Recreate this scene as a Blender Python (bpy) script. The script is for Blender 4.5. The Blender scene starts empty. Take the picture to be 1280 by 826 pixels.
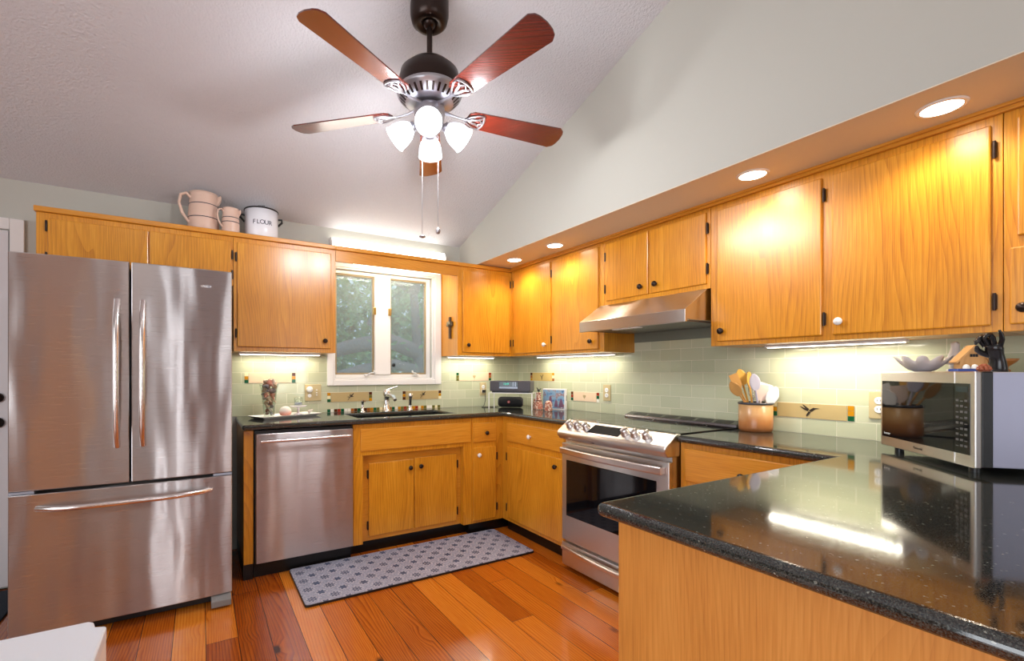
import bpy, math, random
from mathutils import Vector, Matrix
random.seed(7)
R = math.radians
COL = bpy.context.scene.collection

# ------------------------------------------------------------------ camera, world, lights, exposure
CAM = (-2.724, -3.69, 1.265)
cd = bpy.data.cameras.new('camera'); cam = bpy.data.objects.new('camera', cd); COL.objects.link(cam)
cam.location = CAM; cam.rotation_euler = (R(90), 0, R(-29.692))
cd.sensor_width = 36; cd.lens = 578.75 / 1280 * 36; cd.clip_start = 0.02
cd.shift_x = (640 - 580) / 1280; cd.shift_y = (465 - 413) / 1280
sc = bpy.context.scene; sc.camera = cam
sc.view_settings.view_transform = 'Standard'; sc.view_settings.look = 'None'
sc.view_settings.exposure = 0.12; sc.view_settings.gamma = 1.0; sc.view_settings.use_curve_mapping = False

w = bpy.data.worlds.new('sky'); sc.world = w; w.use_nodes = True
bg = w.node_tree.nodes['Background']; bg.inputs[0].default_value = (0.80, 0.90, 1.0, 1); bg.inputs[1].default_value = 1.1

def area(name, loc, rot, sx, sy, power, col, spread=180):
    l = bpy.data.lights.new(name, 'AREA'); l.shape = 'RECTANGLE'; l.size = sx; l.size_y = sy
    l.energy = power; l.color = col; l.spread = R(spread)
    o = bpy.data.objects.new(name, l); COL.objects.link(o); o.location = loc; o.rotation_euler = rot
    return o
# unseen area lights added behind the camera to fill the room
DAY = (0.93, 0.96, 1.0)
NARROW = ((-2.74, -2.60), (-1.17, -1.05), (-.74, -.62))      # invented slits in the rear wall, added to streak the steel
for x0, x1 in NARROW: area('added_rear_strip_light', ((x0 + x1) / 2, -7.72, 1.3), (R(90), 0, 0), x1 - x0, 2.2, 16, DAY)
area('added_side_fill', (-6.32, -4.5, 1.5), (R(90), 0, R(-90)), 3.9, 2.1, 118, DAY)  # invented window, added as the main fill
area('daylight_over_sink', (-1.37, 0.35, 1.7), (R(-90), 0, 0), 1.3, 1.0, 5, DAY)
area('added_ceiling_fill', (-3.4, -5.3, 3.75), (0, 0, 0), .7, .7, 14, (1, .95, .90))  # unseen ceiling lamp, added as extra fill

# ------------------------------------------------------------------ materials
def new_mat(name):
    m = bpy.data.materials.new(name); m.use_nodes = True
    nt = m.node_tree; return m, nt, nt.nodes['Principled BSDF']
def N(nt, t, **kw):
    n = nt.nodes.new(t)
    for k, v in kw.items():
        if k in n.inputs: n.inputs[k].default_value = v
        else: setattr(n, k, v)
    return n
def lk(nt, a, b): nt.links.new(a, b)
def srgb(r, g, b):
    f = lambda c: ((c / 255 + .055) / 1.055) ** 2.4 if c > 10 else c / 255 / 12.92
    return (f(r), f(g), f(b), 1)
def mth(nt, op, a, b=None, c=None):
    n = nt.nodes.new('ShaderNodeMath'); n.operation = op
    for i, v in enumerate((a, b, c)):
        if v is None: continue
        if hasattr(v, 'is_output'): nt.links.new(v, n.inputs[i])
        else: n.inputs[i].default_value = v
    return n.outputs[0]
def plain(name, col, rough=.5, metal=0, coat=0, emit=None, estr=1, bump=None, trans=0, ior=1.45, alpha=1):
    m, nt, p = new_mat(name)
    p.inputs['Base Color'].default_value = col; p.inputs['Roughness'].default_value = rough
    p.inputs['Metallic'].default_value = metal; p.inputs['Coat Weight'].default_value = coat
    p.inputs['Coat Roughness'].default_value = .08; p.inputs['IOR'].default_value = ior
    p.inputs['Transmission Weight'].default_value = trans
    if emit: p.inputs['Emission Color'].default_value = emit; p.inputs['Emission Strength'].default_value = estr
    # slight procedural variation
    tc = N(nt, 'ShaderNodeTexCoord'); no = N(nt, 'ShaderNodeTexNoise', Scale=(bump[0] if bump else 30.0), Detail=3.0)
    lk(nt, tc.outputs['Object'], no.inputs['Vector'])
    if bump:
        b = N(nt, 'ShaderNodeBump', Strength=bump[1], Distance=bump[2]); lk(nt, no.outputs['Fac'], b.inputs['Height']); lk(nt, b.outputs[0], p.inputs['Normal'])
    else:
        r = N(nt, 'ShaderNodeMapRange'); r.inputs[3].default_value = rough * .9; r.inputs[4].default_value = min(1, rough * 1.1)
        lk(nt, no.outputs['Fac'], r.inputs[0]); lk(nt, r.outputs[0], p.inputs['Roughness'])
    return m

def wood(name, c_dark, c_mid, c_lite, horiz=False, rough=.30, scale=1.0, coat=.32, plainsawn=True):
    """oak veneer: rings stretched along the grain, with pores"""
    m, nt, p = new_mat(name)
    tc = N(nt, 'ShaderNodeTexCoord'); oi = N(nt, 'ShaderNodeObjectInfo'); ge = N(nt, 'ShaderNodeNewGeometry')
    sp = N(nt, 'ShaderNodeSeparateXYZ'); lk(nt, ge.outputs['Position'], sp.inputs[0])
    h = mth(nt, 'ADD', sp.outputs[0], sp.outputs[1]); z = sp.outputs[2]
    if horiz: h, z = z, h
    rnd = mth(nt, 'MULTIPLY', oi.outputs['Random'], 17.0)
    h2 = mth(nt, 'ADD', h, rnd)
    cb = N(nt, 'ShaderNodeCombineXYZ'); lk(nt, mth(nt, 'MULTIPLY', h2, 1.0 * scale), cb.inputs[0]); lk(nt, mth(nt, 'MULTIPLY', z, .16 * scale), cb.inputs[2]); lk(nt, rnd, cb.inputs[1])
    n1 = N(nt, 'ShaderNodeTexNoise', Scale=3.2, Detail=2.0, Roughness=.45); lk(nt, cb.outputs[0], n1.inputs['Vector'])
    ph = mth(nt, 'MULTIPLY', n1.outputs['Fac'], 24.0 if plainsawn else 26.0)
    ph = mth(nt, 'ADD', ph, mth(nt, 'MULTIPLY', h2, 52.0 if plainsawn else 60.0))
    fr = mth(nt, 'FRACT', ph)
    ring = mth(nt, 'POWER', fr, 2.2)
    cb2 = N(nt, 'ShaderNodeCombineXYZ'); lk(nt, mth(nt, 'MULTIPLY', h2, 260.0), cb2.inputs[0]); lk(nt, mth(nt, 'MULTIPLY', z, 7.0), cb2.inputs[2])
    n2 = N(nt, 'ShaderNodeTexNoise', Scale=1.0, Detail=2.0); lk(nt, cb2.outputs[0], n2.inputs['Vector'])
    cb3 = N(nt, 'ShaderNodeCombineXYZ'); lk(nt, mth(nt, 'MULTIPLY', h2, 9.0), cb3.inputs[0]); lk(nt, mth(nt, 'MULTIPLY', z, 2.0), cb3.inputs[2])
    n3 = N(nt, 'ShaderNodeTexNoise', Scale=1.0, Detail=3.0); lk(nt, cb3.outputs[0], n3.inputs['Vector'])
    v = mth(nt, 'ADD', mth(nt, 'MULTIPLY', ring, .17 if plainsawn else .09), mth(nt, 'MULTIPLY', n2.outputs['Fac'], .55))
    v = mth(nt, 'ADD', v, mth(nt, 'MULTIPLY', n3.outputs['Fac'], .42))
    cr = N(nt, 'ShaderNodeValToRGB'); e = cr.color_ramp.elements
    e[0].position = .22; e[0].color = c_lite; e[1].position = .85; e[1].color = c_dark
    k = e.new(.5); k.color = c_mid
    lk(nt, v, cr.inputs[0]); lk(nt, cr.outputs[0], p.inputs['Base Color'])
    p.inputs['Roughness'].default_value = rough; p.inputs['Coat Weight'].default_value = coat; p.inputs['Coat Roughness'].default_value = .2
    b = N(nt, 'ShaderNodeBump', Strength=.12, Distance=.001); lk(nt, v, b.inputs['Height']); lk(nt, b.outputs[0], p.inputs['Normal'])
    return m
OAK = wood('honey_oak', srgb(160, 90, 10), srgb(208, 138, 30), srgb(230, 168, 58))
OAKH = wood('honey_oak_rail', srgb(170, 96, 18), srgb(208, 138, 38), srgb(226, 164, 66), horiz=True, plainsawn=False)
OAKP = wood('oak_panel', srgb(168, 98, 34), srgb(203, 134, 56), srgb(220, 154, 76), rough=.45, coat=.1, plainsawn=False)
MAHOG = wood('mahogany_blade', srgb(50, 14, 10), srgb(92, 30, 20), srgb(122, 50, 34), rough=.2, plainsawn=False, coat=1)
MAHOG.node_tree.nodes['Principled BSDF'].inputs['Coat IOR'].default_value = 1.6
SPOONW = plain('spoon_wood', srgb(206, 152, 84), .5)
BIRCH = wood('house_wood', srgb(160, 105, 50), srgb(205, 155, 95), srgb(225, 180, 120), plainsawn=False, coat=0, rough=.6)

def steel(name, col, rough=.24, an=.75, wavy=.0006, streak=True, wscale=7.0):
    m, nt, p = new_mat(name)
    p.inputs['Base Color'].default_value = col; p.inputs['Metallic'].default_value = 1; p.inputs['Roughness'].default_value = rough
    p.inputs['Anisotropic'].default_value = an; p.inputs['Anisotropic Rotation'].default_value = .25
    tg = N(nt, 'ShaderNodeTangent'); tg.direction_type = 'RADIAL'; tg.axis = 'Z'; lk(nt, tg.outputs[0], p.inputs['Tangent'])
    ge = N(nt, 'ShaderNodeNewGeometry'); mp = N(nt, 'ShaderNodeMapping'); mp.inputs['Scale'].default_value = (wscale, wscale, 1.6)
    lk(nt, ge.outputs['Position'], mp.inputs[0]); n = N(nt, 'ShaderNodeTexNoise', Scale=1.0, Detail=1.0); lk(nt, mp.outputs[0], n.inputs['Vector'])
    b = N(nt, 'ShaderNodeBump', Strength=1.0, Distance=wavy); lk(nt, n.outputs['Fac'], b.inputs['Height']); lk(nt, b.outputs[0], p.inputs['Normal'])
    mp2 = N(nt, 'ShaderNodeMapping'); mp2.inputs['Scale'].default_value = (6, 6, 900); lk(nt, ge.outputs['Position'], mp2.inputs[0])
    n2 = N(nt, 'ShaderNodeTexNoise', Scale=1.0, Detail=2.0); lk(nt, mp2.outputs[0], n2.inputs['Vector'])
    r = N(nt, 'ShaderNodeMapRange'); r.inputs[3].default_value = rough * .8; r.inputs[4].default_value = rough * 1.25
    lk(nt, n2.outputs['Fac'], r.inputs[0]); lk(nt, r.outputs[0], p.inputs['Roughness'])
    return m
STEEL = steel('stainless_steel', (.52, .495, .49, 1), rough=.29, an=1.0, wavy=.006)
STEEL2 = steel('stainless_plain', (.62, .60, .58, 1), rough=.3, wavy=.0008)
CHROME = plain('satin_nickel', (.72, .70, .68, 1), .2, 1)
BLACKMETAL = plain('black_metal', (.015, .013, .012, 1), .35, .6)
BRONZE = plain('dark_bronze', (.035, .022, .018, 1), .32, .7)
PEWTER = plain('pewter', (.42, .41, .44, 1), .33, .9)
BLACK = plain('black_plastic', (.008, .008, .009, 1), .35)
GLOSSBLACK = plain('black_glass', (.004, .004, .005, 1), .04)
TOE = plain('black_toe_kick', (.004, .004, .004, 1), .3)
WHITE = plain('white_paint', (.80, .78, .76, 1), .35)
WHITEG = plain('white_ceramic', (.85, .84, .82, 1), .12)
ENAMEL = plain('white_enamel', (.80, .80, .84, 1), .18)
CREAM = plain('cream_stoneware', (.68, .48, .38, 1), .35)
BEIGEP = plain('almond_plastic', srgb(190, 172, 130), .4)
SMOKE = plain('smoked_display', (.006, .007, .008, 1), .55); SMOKE.node_tree.nodes['Principled BSDF'].inputs['Specular IOR Level'].default_value = .12
BRASS = plain('brass', (.55, .38, .12, 1), .3, 1)
TAN = plain('tan_strip', srgb(150, 130, 95), .5)
BAND = plain('dark_glaze', (.03, .03, .06, 1), .3)
GREYP = plain('silver_grey_paint', srgb(172, 174, 196), .42, .15)
CHARCOAL = plain('charcoal_plastic', (.06, .055, .065, 1), .5)
LCD = plain('display_glass', (.01, .03, .04, 1), .08)
SILVERP = plain('silver_plastic', srgb(150, 160, 175), .35, .3)
WALL = plain('grey_green_wall_paint', srgb(178, 177, 168), .75, bump=(220, .06, .001))
SOFFITM = WALL
GREYWALL = plain('grey_backguard', srgb(120, 125, 112), .4)
LED = plain('led_diffuser', (1, 1, 1, 1), .5, emit=(1, .93, .80, 1), estr=6)
TUBE = plain('glow_strip_surface', (1, 1, 1, 1), .5, emit=(1, .96, .86, 1), estr=4.5)
CANM = plain('downlight_lens', (1, 1, 1, 1), .5, emit=(1, .92, .80, 1), estr=14)
BULBM = plain('bulb_glass', (1, 1, 1, 1), .5, emit=(.92, .95, 1, 1), estr=14)

def ceiling_mat():
    m, nt, p = new_mat('textured_ceiling')
    p.inputs['Base Color'].default_value = srgb(204, 204, 208); p.inputs['Roughness'].default_value = .9
    ge = N(nt, 'ShaderNodeNewGeometry'); n = N(nt, 'ShaderNodeTexNoise', Scale=85.0, Detail=3.0, Roughness=.6); lk(nt, ge.outputs['Position'], n.inputs['Vector'])
    b = N(nt, 'ShaderNodeBump', Strength=.7, Distance=.011); lk(nt, n.outputs['Fac'], b.inputs['Height']); lk(nt, b.outputs[0], p.inputs['Normal'])
    return m
CEIL = ceiling_mat()

def floor_mat():
    m, nt, p = new_mat('heart_pine_planks')
    ge = N(nt, 'ShaderNodeNewGeometry'); sp = N(nt, 'ShaderNodeSeparateXYZ'); lk(nt, ge.outputs['Position'], sp.inputs[0])
    W = .135
    u = mth(nt, 'DIVIDE', sp.outputs[0], W); iu = mth(nt, 'FLOOR', u); fu = mth(nt, 'FRACT', u)
    wn = N(nt, 'ShaderNodeTexWhiteNoise', noise_dimensions='1D'); lk(nt, iu, wn.inputs['W'])
    v = mth(nt, 'DIVIDE', mth(nt, 'ADD', sp.outputs[1], mth(nt, 'MULTIPLY', wn.outputs['Value'], 7.0)), 1.9); iv = mth(nt, 'FLOOR', v); fv = mth(nt, 'FRACT', v)
    cb = N(nt, 'ShaderNodeCombineXYZ'); lk(nt, iu, cb.inputs[0]); lk(nt, iv, cb.inputs[1])
    wn2 = N(nt, 'ShaderNodeTexWhiteNoise', noise_dimensions='3D'); lk(nt, cb.outputs[0], wn2.inputs['Vector'])
    rnd = wn2.outputs['Value']
    off = mth(nt, 'MULTIPLY', rnd, 31.0)
    g = N(nt, 'ShaderNodeCombineXYZ'); lk(nt, mth(nt, 'ADD', sp.outputs[0], off), g.inputs[0]); lk(nt, mth(nt, 'MULTIPLY', sp.outputs[1], .10), g.inputs[1]); lk(nt, off, g.inputs[2])
    # knots
    gk = N(nt, 'ShaderNodeCombineXYZ'); lk(nt, mth(nt, 'ADD', sp.outputs[0], off), gk.inputs[0]); lk(nt, mth(nt, 'MULTIPLY', sp.outputs[1], .5), gk.inputs[1]); lk(nt, off, gk.inputs[2])
    vo = N(nt, 'ShaderNodeTexVoronoi', Scale=5.0); lk(nt, gk.outputs[0], vo.inputs['Vector'])
    kn = N(nt, 'ShaderNodeMapRange'); kn.inputs[1].default_value = .05; kn.inputs[2].default_value = .12; kn.inputs[3].default_value = 1; kn.inputs[4].default_value = 0; lk(nt, vo.outputs['Distance'], kn.inputs[0])
    bend = N(nt, 'ShaderNodeMapRange'); bend.inputs[1].default_value = .0; bend.inputs[2].default_value = .30; bend.inputs[3].default_value = 1; bend.inputs[4].default_value = 0; lk(nt, vo.outputs['Distance'], bend.inputs[0])
    n1 = N(nt, 'ShaderNodeTexNoise', Scale=5.0, Detail=1.0); lk(nt, g.outputs[0], n1.inputs['Vector'])
    ph = mth(nt, 'ADD', mth(nt, 'MULTIPLY', n1.outputs['Fac'], 16.0), mth(nt, 'MULTIPLY', sp.outputs[0], 78.0))
    ph = mth(nt, 'ADD', ph, mth(nt, 'MULTIPLY', bend.outputs[0], 2.6))
    ring = mth(nt, 'POWER', mth(nt, 'FRACT', ph), 2.4)
    g2 = N(nt, 'ShaderNodeCombineXYZ'); lk(nt, mth(nt, 'MULTIPLY', sp.outputs[0], 300.0), g2.inputs[0]); lk(nt, mth(nt, 'MULTIPLY', sp.outputs[1], 6.0), g2.inputs[1])
    n2 = N(nt, 'ShaderNodeTexNoise', Scale=1.0, Detail=2.0); lk(nt, g2.outputs[0], n2.inputs['Vector'])
    val = mth(nt, 'ADD', mth(nt, 'MULTIPLY', ring, .26), mth(nt, 'MULTIPLY', n2.outputs['Fac'], .42))
    val = mth(nt, 'ADD', val, mth(nt, 'MULTIPLY', rnd, .46))
    cr = N(nt, 'ShaderNodeValToRGB'); e = cr.color_ramp.elements
    e[0].position = .12; e[0].color = srgb(222, 140, 48); e[1].position = .98; e[1].color = srgb(98, 38, 8)
    k = e.new(.45); k.color = srgb(194, 102, 22); k = e.new(.7); k.color = srgb(150, 68, 12)
    lk(nt, val, cr.inputs[0])
    mx = N(nt, 'ShaderNodeMix', data_type='RGBA'); lk(nt, kn.outputs[0], mx.inputs[0]); lk(nt, cr.outputs[0], mx.inputs[6]); mx.inputs[7].default_value = srgb(60, 22, 8)
    e1 = mth(nt, 'LESS_THAN', mth(nt, 'MINIMUM', fu, mth(nt, 'SUBTRACT', 1.0, fu)), .011)
    e2 = mth(nt, 'LESS_THAN', fv, .0012)
    gap = mth(nt, 'MAXIMUM', e1, e2)
    mx2 = N(nt, 'ShaderNodeMix', data_type='RGBA'); lk(nt, gap, mx2.inputs[0]); lk(nt, mx.outputs[2], mx2.inputs[6]); mx2.inputs[7].default_value = srgb(58, 22, 8)
    lk(nt, mx2.outputs[2], p.inputs['Base Color'])
    p.inputs['Roughness'].default_value = .22; p.inputs['Coat Weight'].default_value = .55; p.inputs['Coat Roughness'].default_value = .10
    n3 = N(nt, 'ShaderNodeTexNoise', Scale=6.0, Detail=1.0); lk(nt, ge.outputs['Position'], n3.inputs['Vector'])
    hgt = mth(nt, 'SUBTRACT', mth(nt, 'MULTIPLY', n3.outputs['Fac'], .8), mth(nt, 'MULTIPLY', gap, .5))
    b = N(nt, 'ShaderNodeBump', Strength=.5, Distance=.003); lk(nt, hgt, b.inputs['Height']); lk(nt, b.outputs[0], p.inputs['Normal']); lk(nt, b.outputs[0], p.inputs['Coat Normal'])
    return m
FLOORM = floor_mat()

def tile_mat(name, shift):
    m, nt, p = new_mat(name)
    ge = N(nt, 'ShaderNodeNewGeometry'); sp = N(nt, 'ShaderNodeSeparateXYZ'); lk(nt, ge.outputs['Position'], sp.inputs[0])
    h = mth(nt, 'ADD', mth(nt, 'ADD', sp.outputs[0], sp.outputs[1]), shift)
    cb = N(nt, 'ShaderNodeCombineXYZ'); lk(nt, h, cb.inputs[0]); lk(nt, mth(nt, 'SUBTRACT', sp.outputs[2], .948), cb.inputs[1])
    br = N(nt, 'ShaderNodeTexBrick', Scale=1.0); br.offset = .5; br.offset_frequency = 2
    br.inputs['Brick Width'].default_value = .1545; br.inputs['Row Height'].default_value = .0783
    br.inputs['Mortar Size'].default_value = .0014; br.inputs['Mortar Smooth'].default_value = .15; br.inputs['Bias'].default_value = 0
    br.inputs['Color1'].default_value = srgb(184, 188, 158); br.inputs['Color2'].default_value = srgb(196, 198, 170); br.inputs['Mortar'].default_value = srgb(222, 218, 196)
    lk(nt, cb.outputs[0], br.inputs['Vector'])
    lk(nt, br.outputs['Color'], p.inputs['Base Color'])
    r = N(nt, 'ShaderNodeMapRange'); r.inputs[3].default_value = .10; r.inputs[4].default_value = .7; lk(nt, br.outputs['Fac'], r.inputs[0]); lk(nt, r.outputs[0], p.inputs['Roughness'])
    n = N(nt, 'ShaderNodeTexNoise', Scale=14.0, Detail=1.0); lk(nt, ge.outputs['Position'], n.inputs['Vector'])
    hh = mth(nt, 'SUBTRACT', mth(nt, 'MULTIPLY', n.outputs['Fac'], .8), mth(nt, 'MULTIPLY', br.outputs['Fac'], 1.0))
    b = N(nt, 'ShaderNodeBump', Strength=.6, Distance=.002); lk(nt, hh, b.inputs['Height']); lk(nt, b.outputs[0], p.inputs['Normal'])
    return m
TILE_B = tile_mat('sage_subway_tile', 15.45); TILE_R = tile_mat('sage_subway_tile_side', 15.45 + .07725)

def granite():
    m, nt, p = new_mat('black_granite')
    ge = N(nt, 'ShaderNodeNewGeometry')
    vo = N(nt, 'ShaderNodeTexVoronoi', Scale=330.0); lk(nt, ge.outputs['Position'], vo.inputs['Vector'])
    n = N(nt, 'ShaderNodeTexNoise', Scale=420.0, Detail=2.0); lk(nt, ge.outputs['Position'], n.inputs['Vector'])
    cr = N(nt, 'ShaderNodeValToRGB'); e = cr.color_ramp.elements
    e[0].position = .40; e[0].color = (.006, .007, .007, 1); e[1].position = .66; e[1].color = (.06, .064, .056, 1); lk(nt, n.outputs['Fac'], cr.inputs[0])
    sp = N(nt, 'ShaderNodeMapRange'); sp.inputs[1].default_value = .985; sp.inputs[2].default_value = 1.0
    sc_ = N(nt, 'ShaderNodeSeparateColor'); lk(nt, vo.outputs['Color'], sc_.inputs[0]); lk(nt, sc_.outputs[0], sp.inputs[0])
    mx = N(nt, 'ShaderNodeMix', data_type='RGBA'); lk(nt, sp.outputs[0], mx.inputs[0]); lk(nt, cr.outputs[0], mx.inputs[6]); mx.inputs[7].default_value = (.26, .27, .23, 1)
    lk(nt, mx.outputs[2], p.inputs['Base Color'])
    p.inputs['IOR'].default_value = 1.75
    rr = N(nt, 'ShaderNodeMapRange'); rr.inputs[1].default_value = .35; rr.inputs[2].default_value = .65; rr.inputs[3].default_value = .035; rr.inputs[4].default_value = .11; lk(nt, n.outputs['Fac'], rr.inputs[0]); lk(nt, rr.outputs[0], p.inputs['Roughness'])
    return m
GRANITE = granite()

def rug_mat():
    m, nt, p = new_mat('blue_grey_medallion_mat')
    ge = N(nt, 'ShaderNodeNewGeometry'); sp = N(nt, 'ShaderNodeSeparateXYZ'); lk(nt, ge.outputs['Position'], sp.inputs[0])
    def lattice(ox, oy):
        P = .125
        a = mth(nt, 'SUBTRACT', mth(nt, 'FRACT', mth(nt, 'ADD', mth(nt, 'DIVIDE', sp.outputs[0], P), ox)), .5)
        c = mth(nt, 'SUBTRACT', mth(nt, 'FRACT', mth(nt, 'ADD', mth(nt, 'DIVIDE', sp.outputs[1], P), oy)), .5)
        r = mth(nt, 'SQRT', mth(nt, 'ADD', mth(nt, 'MULTIPLY', a, a), mth(nt, 'MULTIPLY', c, c)))
        th = mth(nt, 'ARCTAN2', c, a); return r, th
    r1, t1 = lattice(0, 0); r2, t2 = lattice(.5, .5)
    def flower(r, th, k, rad):
        pet = mth(nt, 'MULTIPLY', mth(nt, 'COSINE', mth(nt, 'MULTIPLY', th, k)), .05)
        return mth(nt, 'SUBTRACT', r, mth(nt, 'ADD', pet, rad))
    f1 = flower(r1, t1, 8.0, .20); f2 = flower(r2, t2, 6.0, .17)
    inside = mth(nt, 'MAXIMUM', mth(nt, 'LESS_THAN', f1, 0.0), mth(nt, 'LESS_THAN', f2, 0.0))
    line = mth(nt, 'MAXIMUM', mth(nt, 'LESS_THAN', mth(nt, 'ABSOLUTE', mth(nt, 'SUBTRACT', f1, .06)), .025), mth(nt, 'LESS_THAN', mth(nt, 'ABSOLUTE', mth(nt, 'SUBTRACT', f2, .05)), .025))
    line = mth(nt, 'MAXIMUM', line, mth(nt, 'LESS_THAN', mth(nt, 'ABSOLUTE', mth(nt, 'SUBTRACT', r1, .10)), .02))
    n = N(nt, 'ShaderNodeTexNoise', Scale=170.0, Detail=2.0); lk(nt, ge.outputs['Position'], n.inputs['Vector'])
    c1 = N(nt, 'ShaderNodeMix', data_type='RGBA'); lk(nt, inside, c1.inputs[0]); c1.inputs[6].default_value = srgb(152, 154, 172); c1.inputs[7].default_value = srgb(76, 85, 112)
    c2 = N(nt, 'ShaderNodeMix', data_type='RGBA'); lk(nt, mth(nt, 'MULTIPLY', line, .45), c2.inputs[0]); lk(nt, c1.outputs[2], c2.inputs[6]); c2.inputs[7].default_value = srgb(205, 200, 200)
    c3 = N(nt, 'ShaderNodeMix', data_type='RGBA'); c3.blend_type = 'OVERLAY'; c3.inputs[0].default_value = .8; lk(nt, c2.outputs[2], c3.inputs[6]); lk(nt, n.outputs['Color'], c3.inputs[7])
    bc = N(nt, 'ShaderNodeRGBToBW'); lk(nt, n.outputs['Fac'], bc.inputs[0]); lk(nt, bc.outputs[0], c3.inputs[7])
    lk(nt, c3.outputs[2], p.inputs['Base Color']); p.inputs['Roughness'].default_value = .55
    return m
RUG = rug_mat()
def glass_mat(name, tint, gl=.12, rough=.0):
    m = bpy.data.materials.new(name); m.use_nodes = True; nt = m.node_tree; nt.nodes.clear()
    o = N(nt, 'ShaderNodeOutputMaterial'); t = N(nt, 'ShaderNodeBsdfTransparent'); t.inputs[0].default_value = tint
    g = N(nt, 'ShaderNodeBsdfGlossy'); g.inputs['Roughness'].default_value = max(rough, .02); mx = N(nt, 'ShaderNodeMixShader')
    fr = N(nt, 'ShaderNodeLayerWeight', Blend=.5); f = mth(nt, 'ADD', mth(nt, 'MULTIPLY', mth(nt, 'POWER', fr.outputs['Facing'], 4.0), .55), gl * .4)
    lk(nt, f, mx.inputs[0]); lk(nt, t.outputs[0], mx.inputs[1]); lk(nt, g.outputs[0], mx.inputs[2]); lk(nt, mx.outputs[0], o.inputs[0])
    return m
PANE = glass_mat('window_glass', (.80, .90, .90, 1), .04)
CLEAR = glass_mat('clear_glass', (.92, .95, .93, 1), .15)
def screen_mat():
    m = bpy.data.materials.new('insect_screen'); m.use_nodes = True; nt = m.node_tree; nt.nodes.clear()
    o = N(nt, 'ShaderNodeOutputMaterial'); t = N(nt, 'ShaderNodeBsdfTransparent'); d = N(nt, 'ShaderNodeBsdfDiffuse'); d.inputs[0].default_value = srgb(170, 182, 188)
    mx = N(nt, 'ShaderNodeMixShader'); mx.inputs[0].default_value = .24; lk(nt, t.outputs[0], mx.inputs[1]); lk(nt, d.outputs[0], mx.inputs[2]); lk(nt, mx.outputs[0], o.inputs[0]); return m
SCREEN = screen_mat()
def frosted():
    m = bpy.data.materials.new('frosted_shade_glass'); m.use_nodes = True; nt = m.node_tree; p = nt.nodes['Principled BSDF']
    p.inputs['Base Color'].default_value = (.9, .92, .96, 1); p.inputs['Roughness'].default_value = .3
    o = nt.nodes['Material Output']; t = N(nt, 'ShaderNodeBsdfTranslucent'); t.inputs[0].default_value = (.95, .97, 1, 1)
    mx = N(nt, 'ShaderNodeMixShader'); mx.inputs[0].default_value = .6; lk(nt, p.outputs[0], mx.inputs[1]); lk(nt, t.outputs[0], mx.inputs[2]); lk(nt, mx.outputs[0], o.inputs[0])
    p.inputs['Emission Color'].default_value = (.9, .94, 1, 1); p.inputs['Emission Strength'].default_value = .8
    return m
FROST = frosted()

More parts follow.
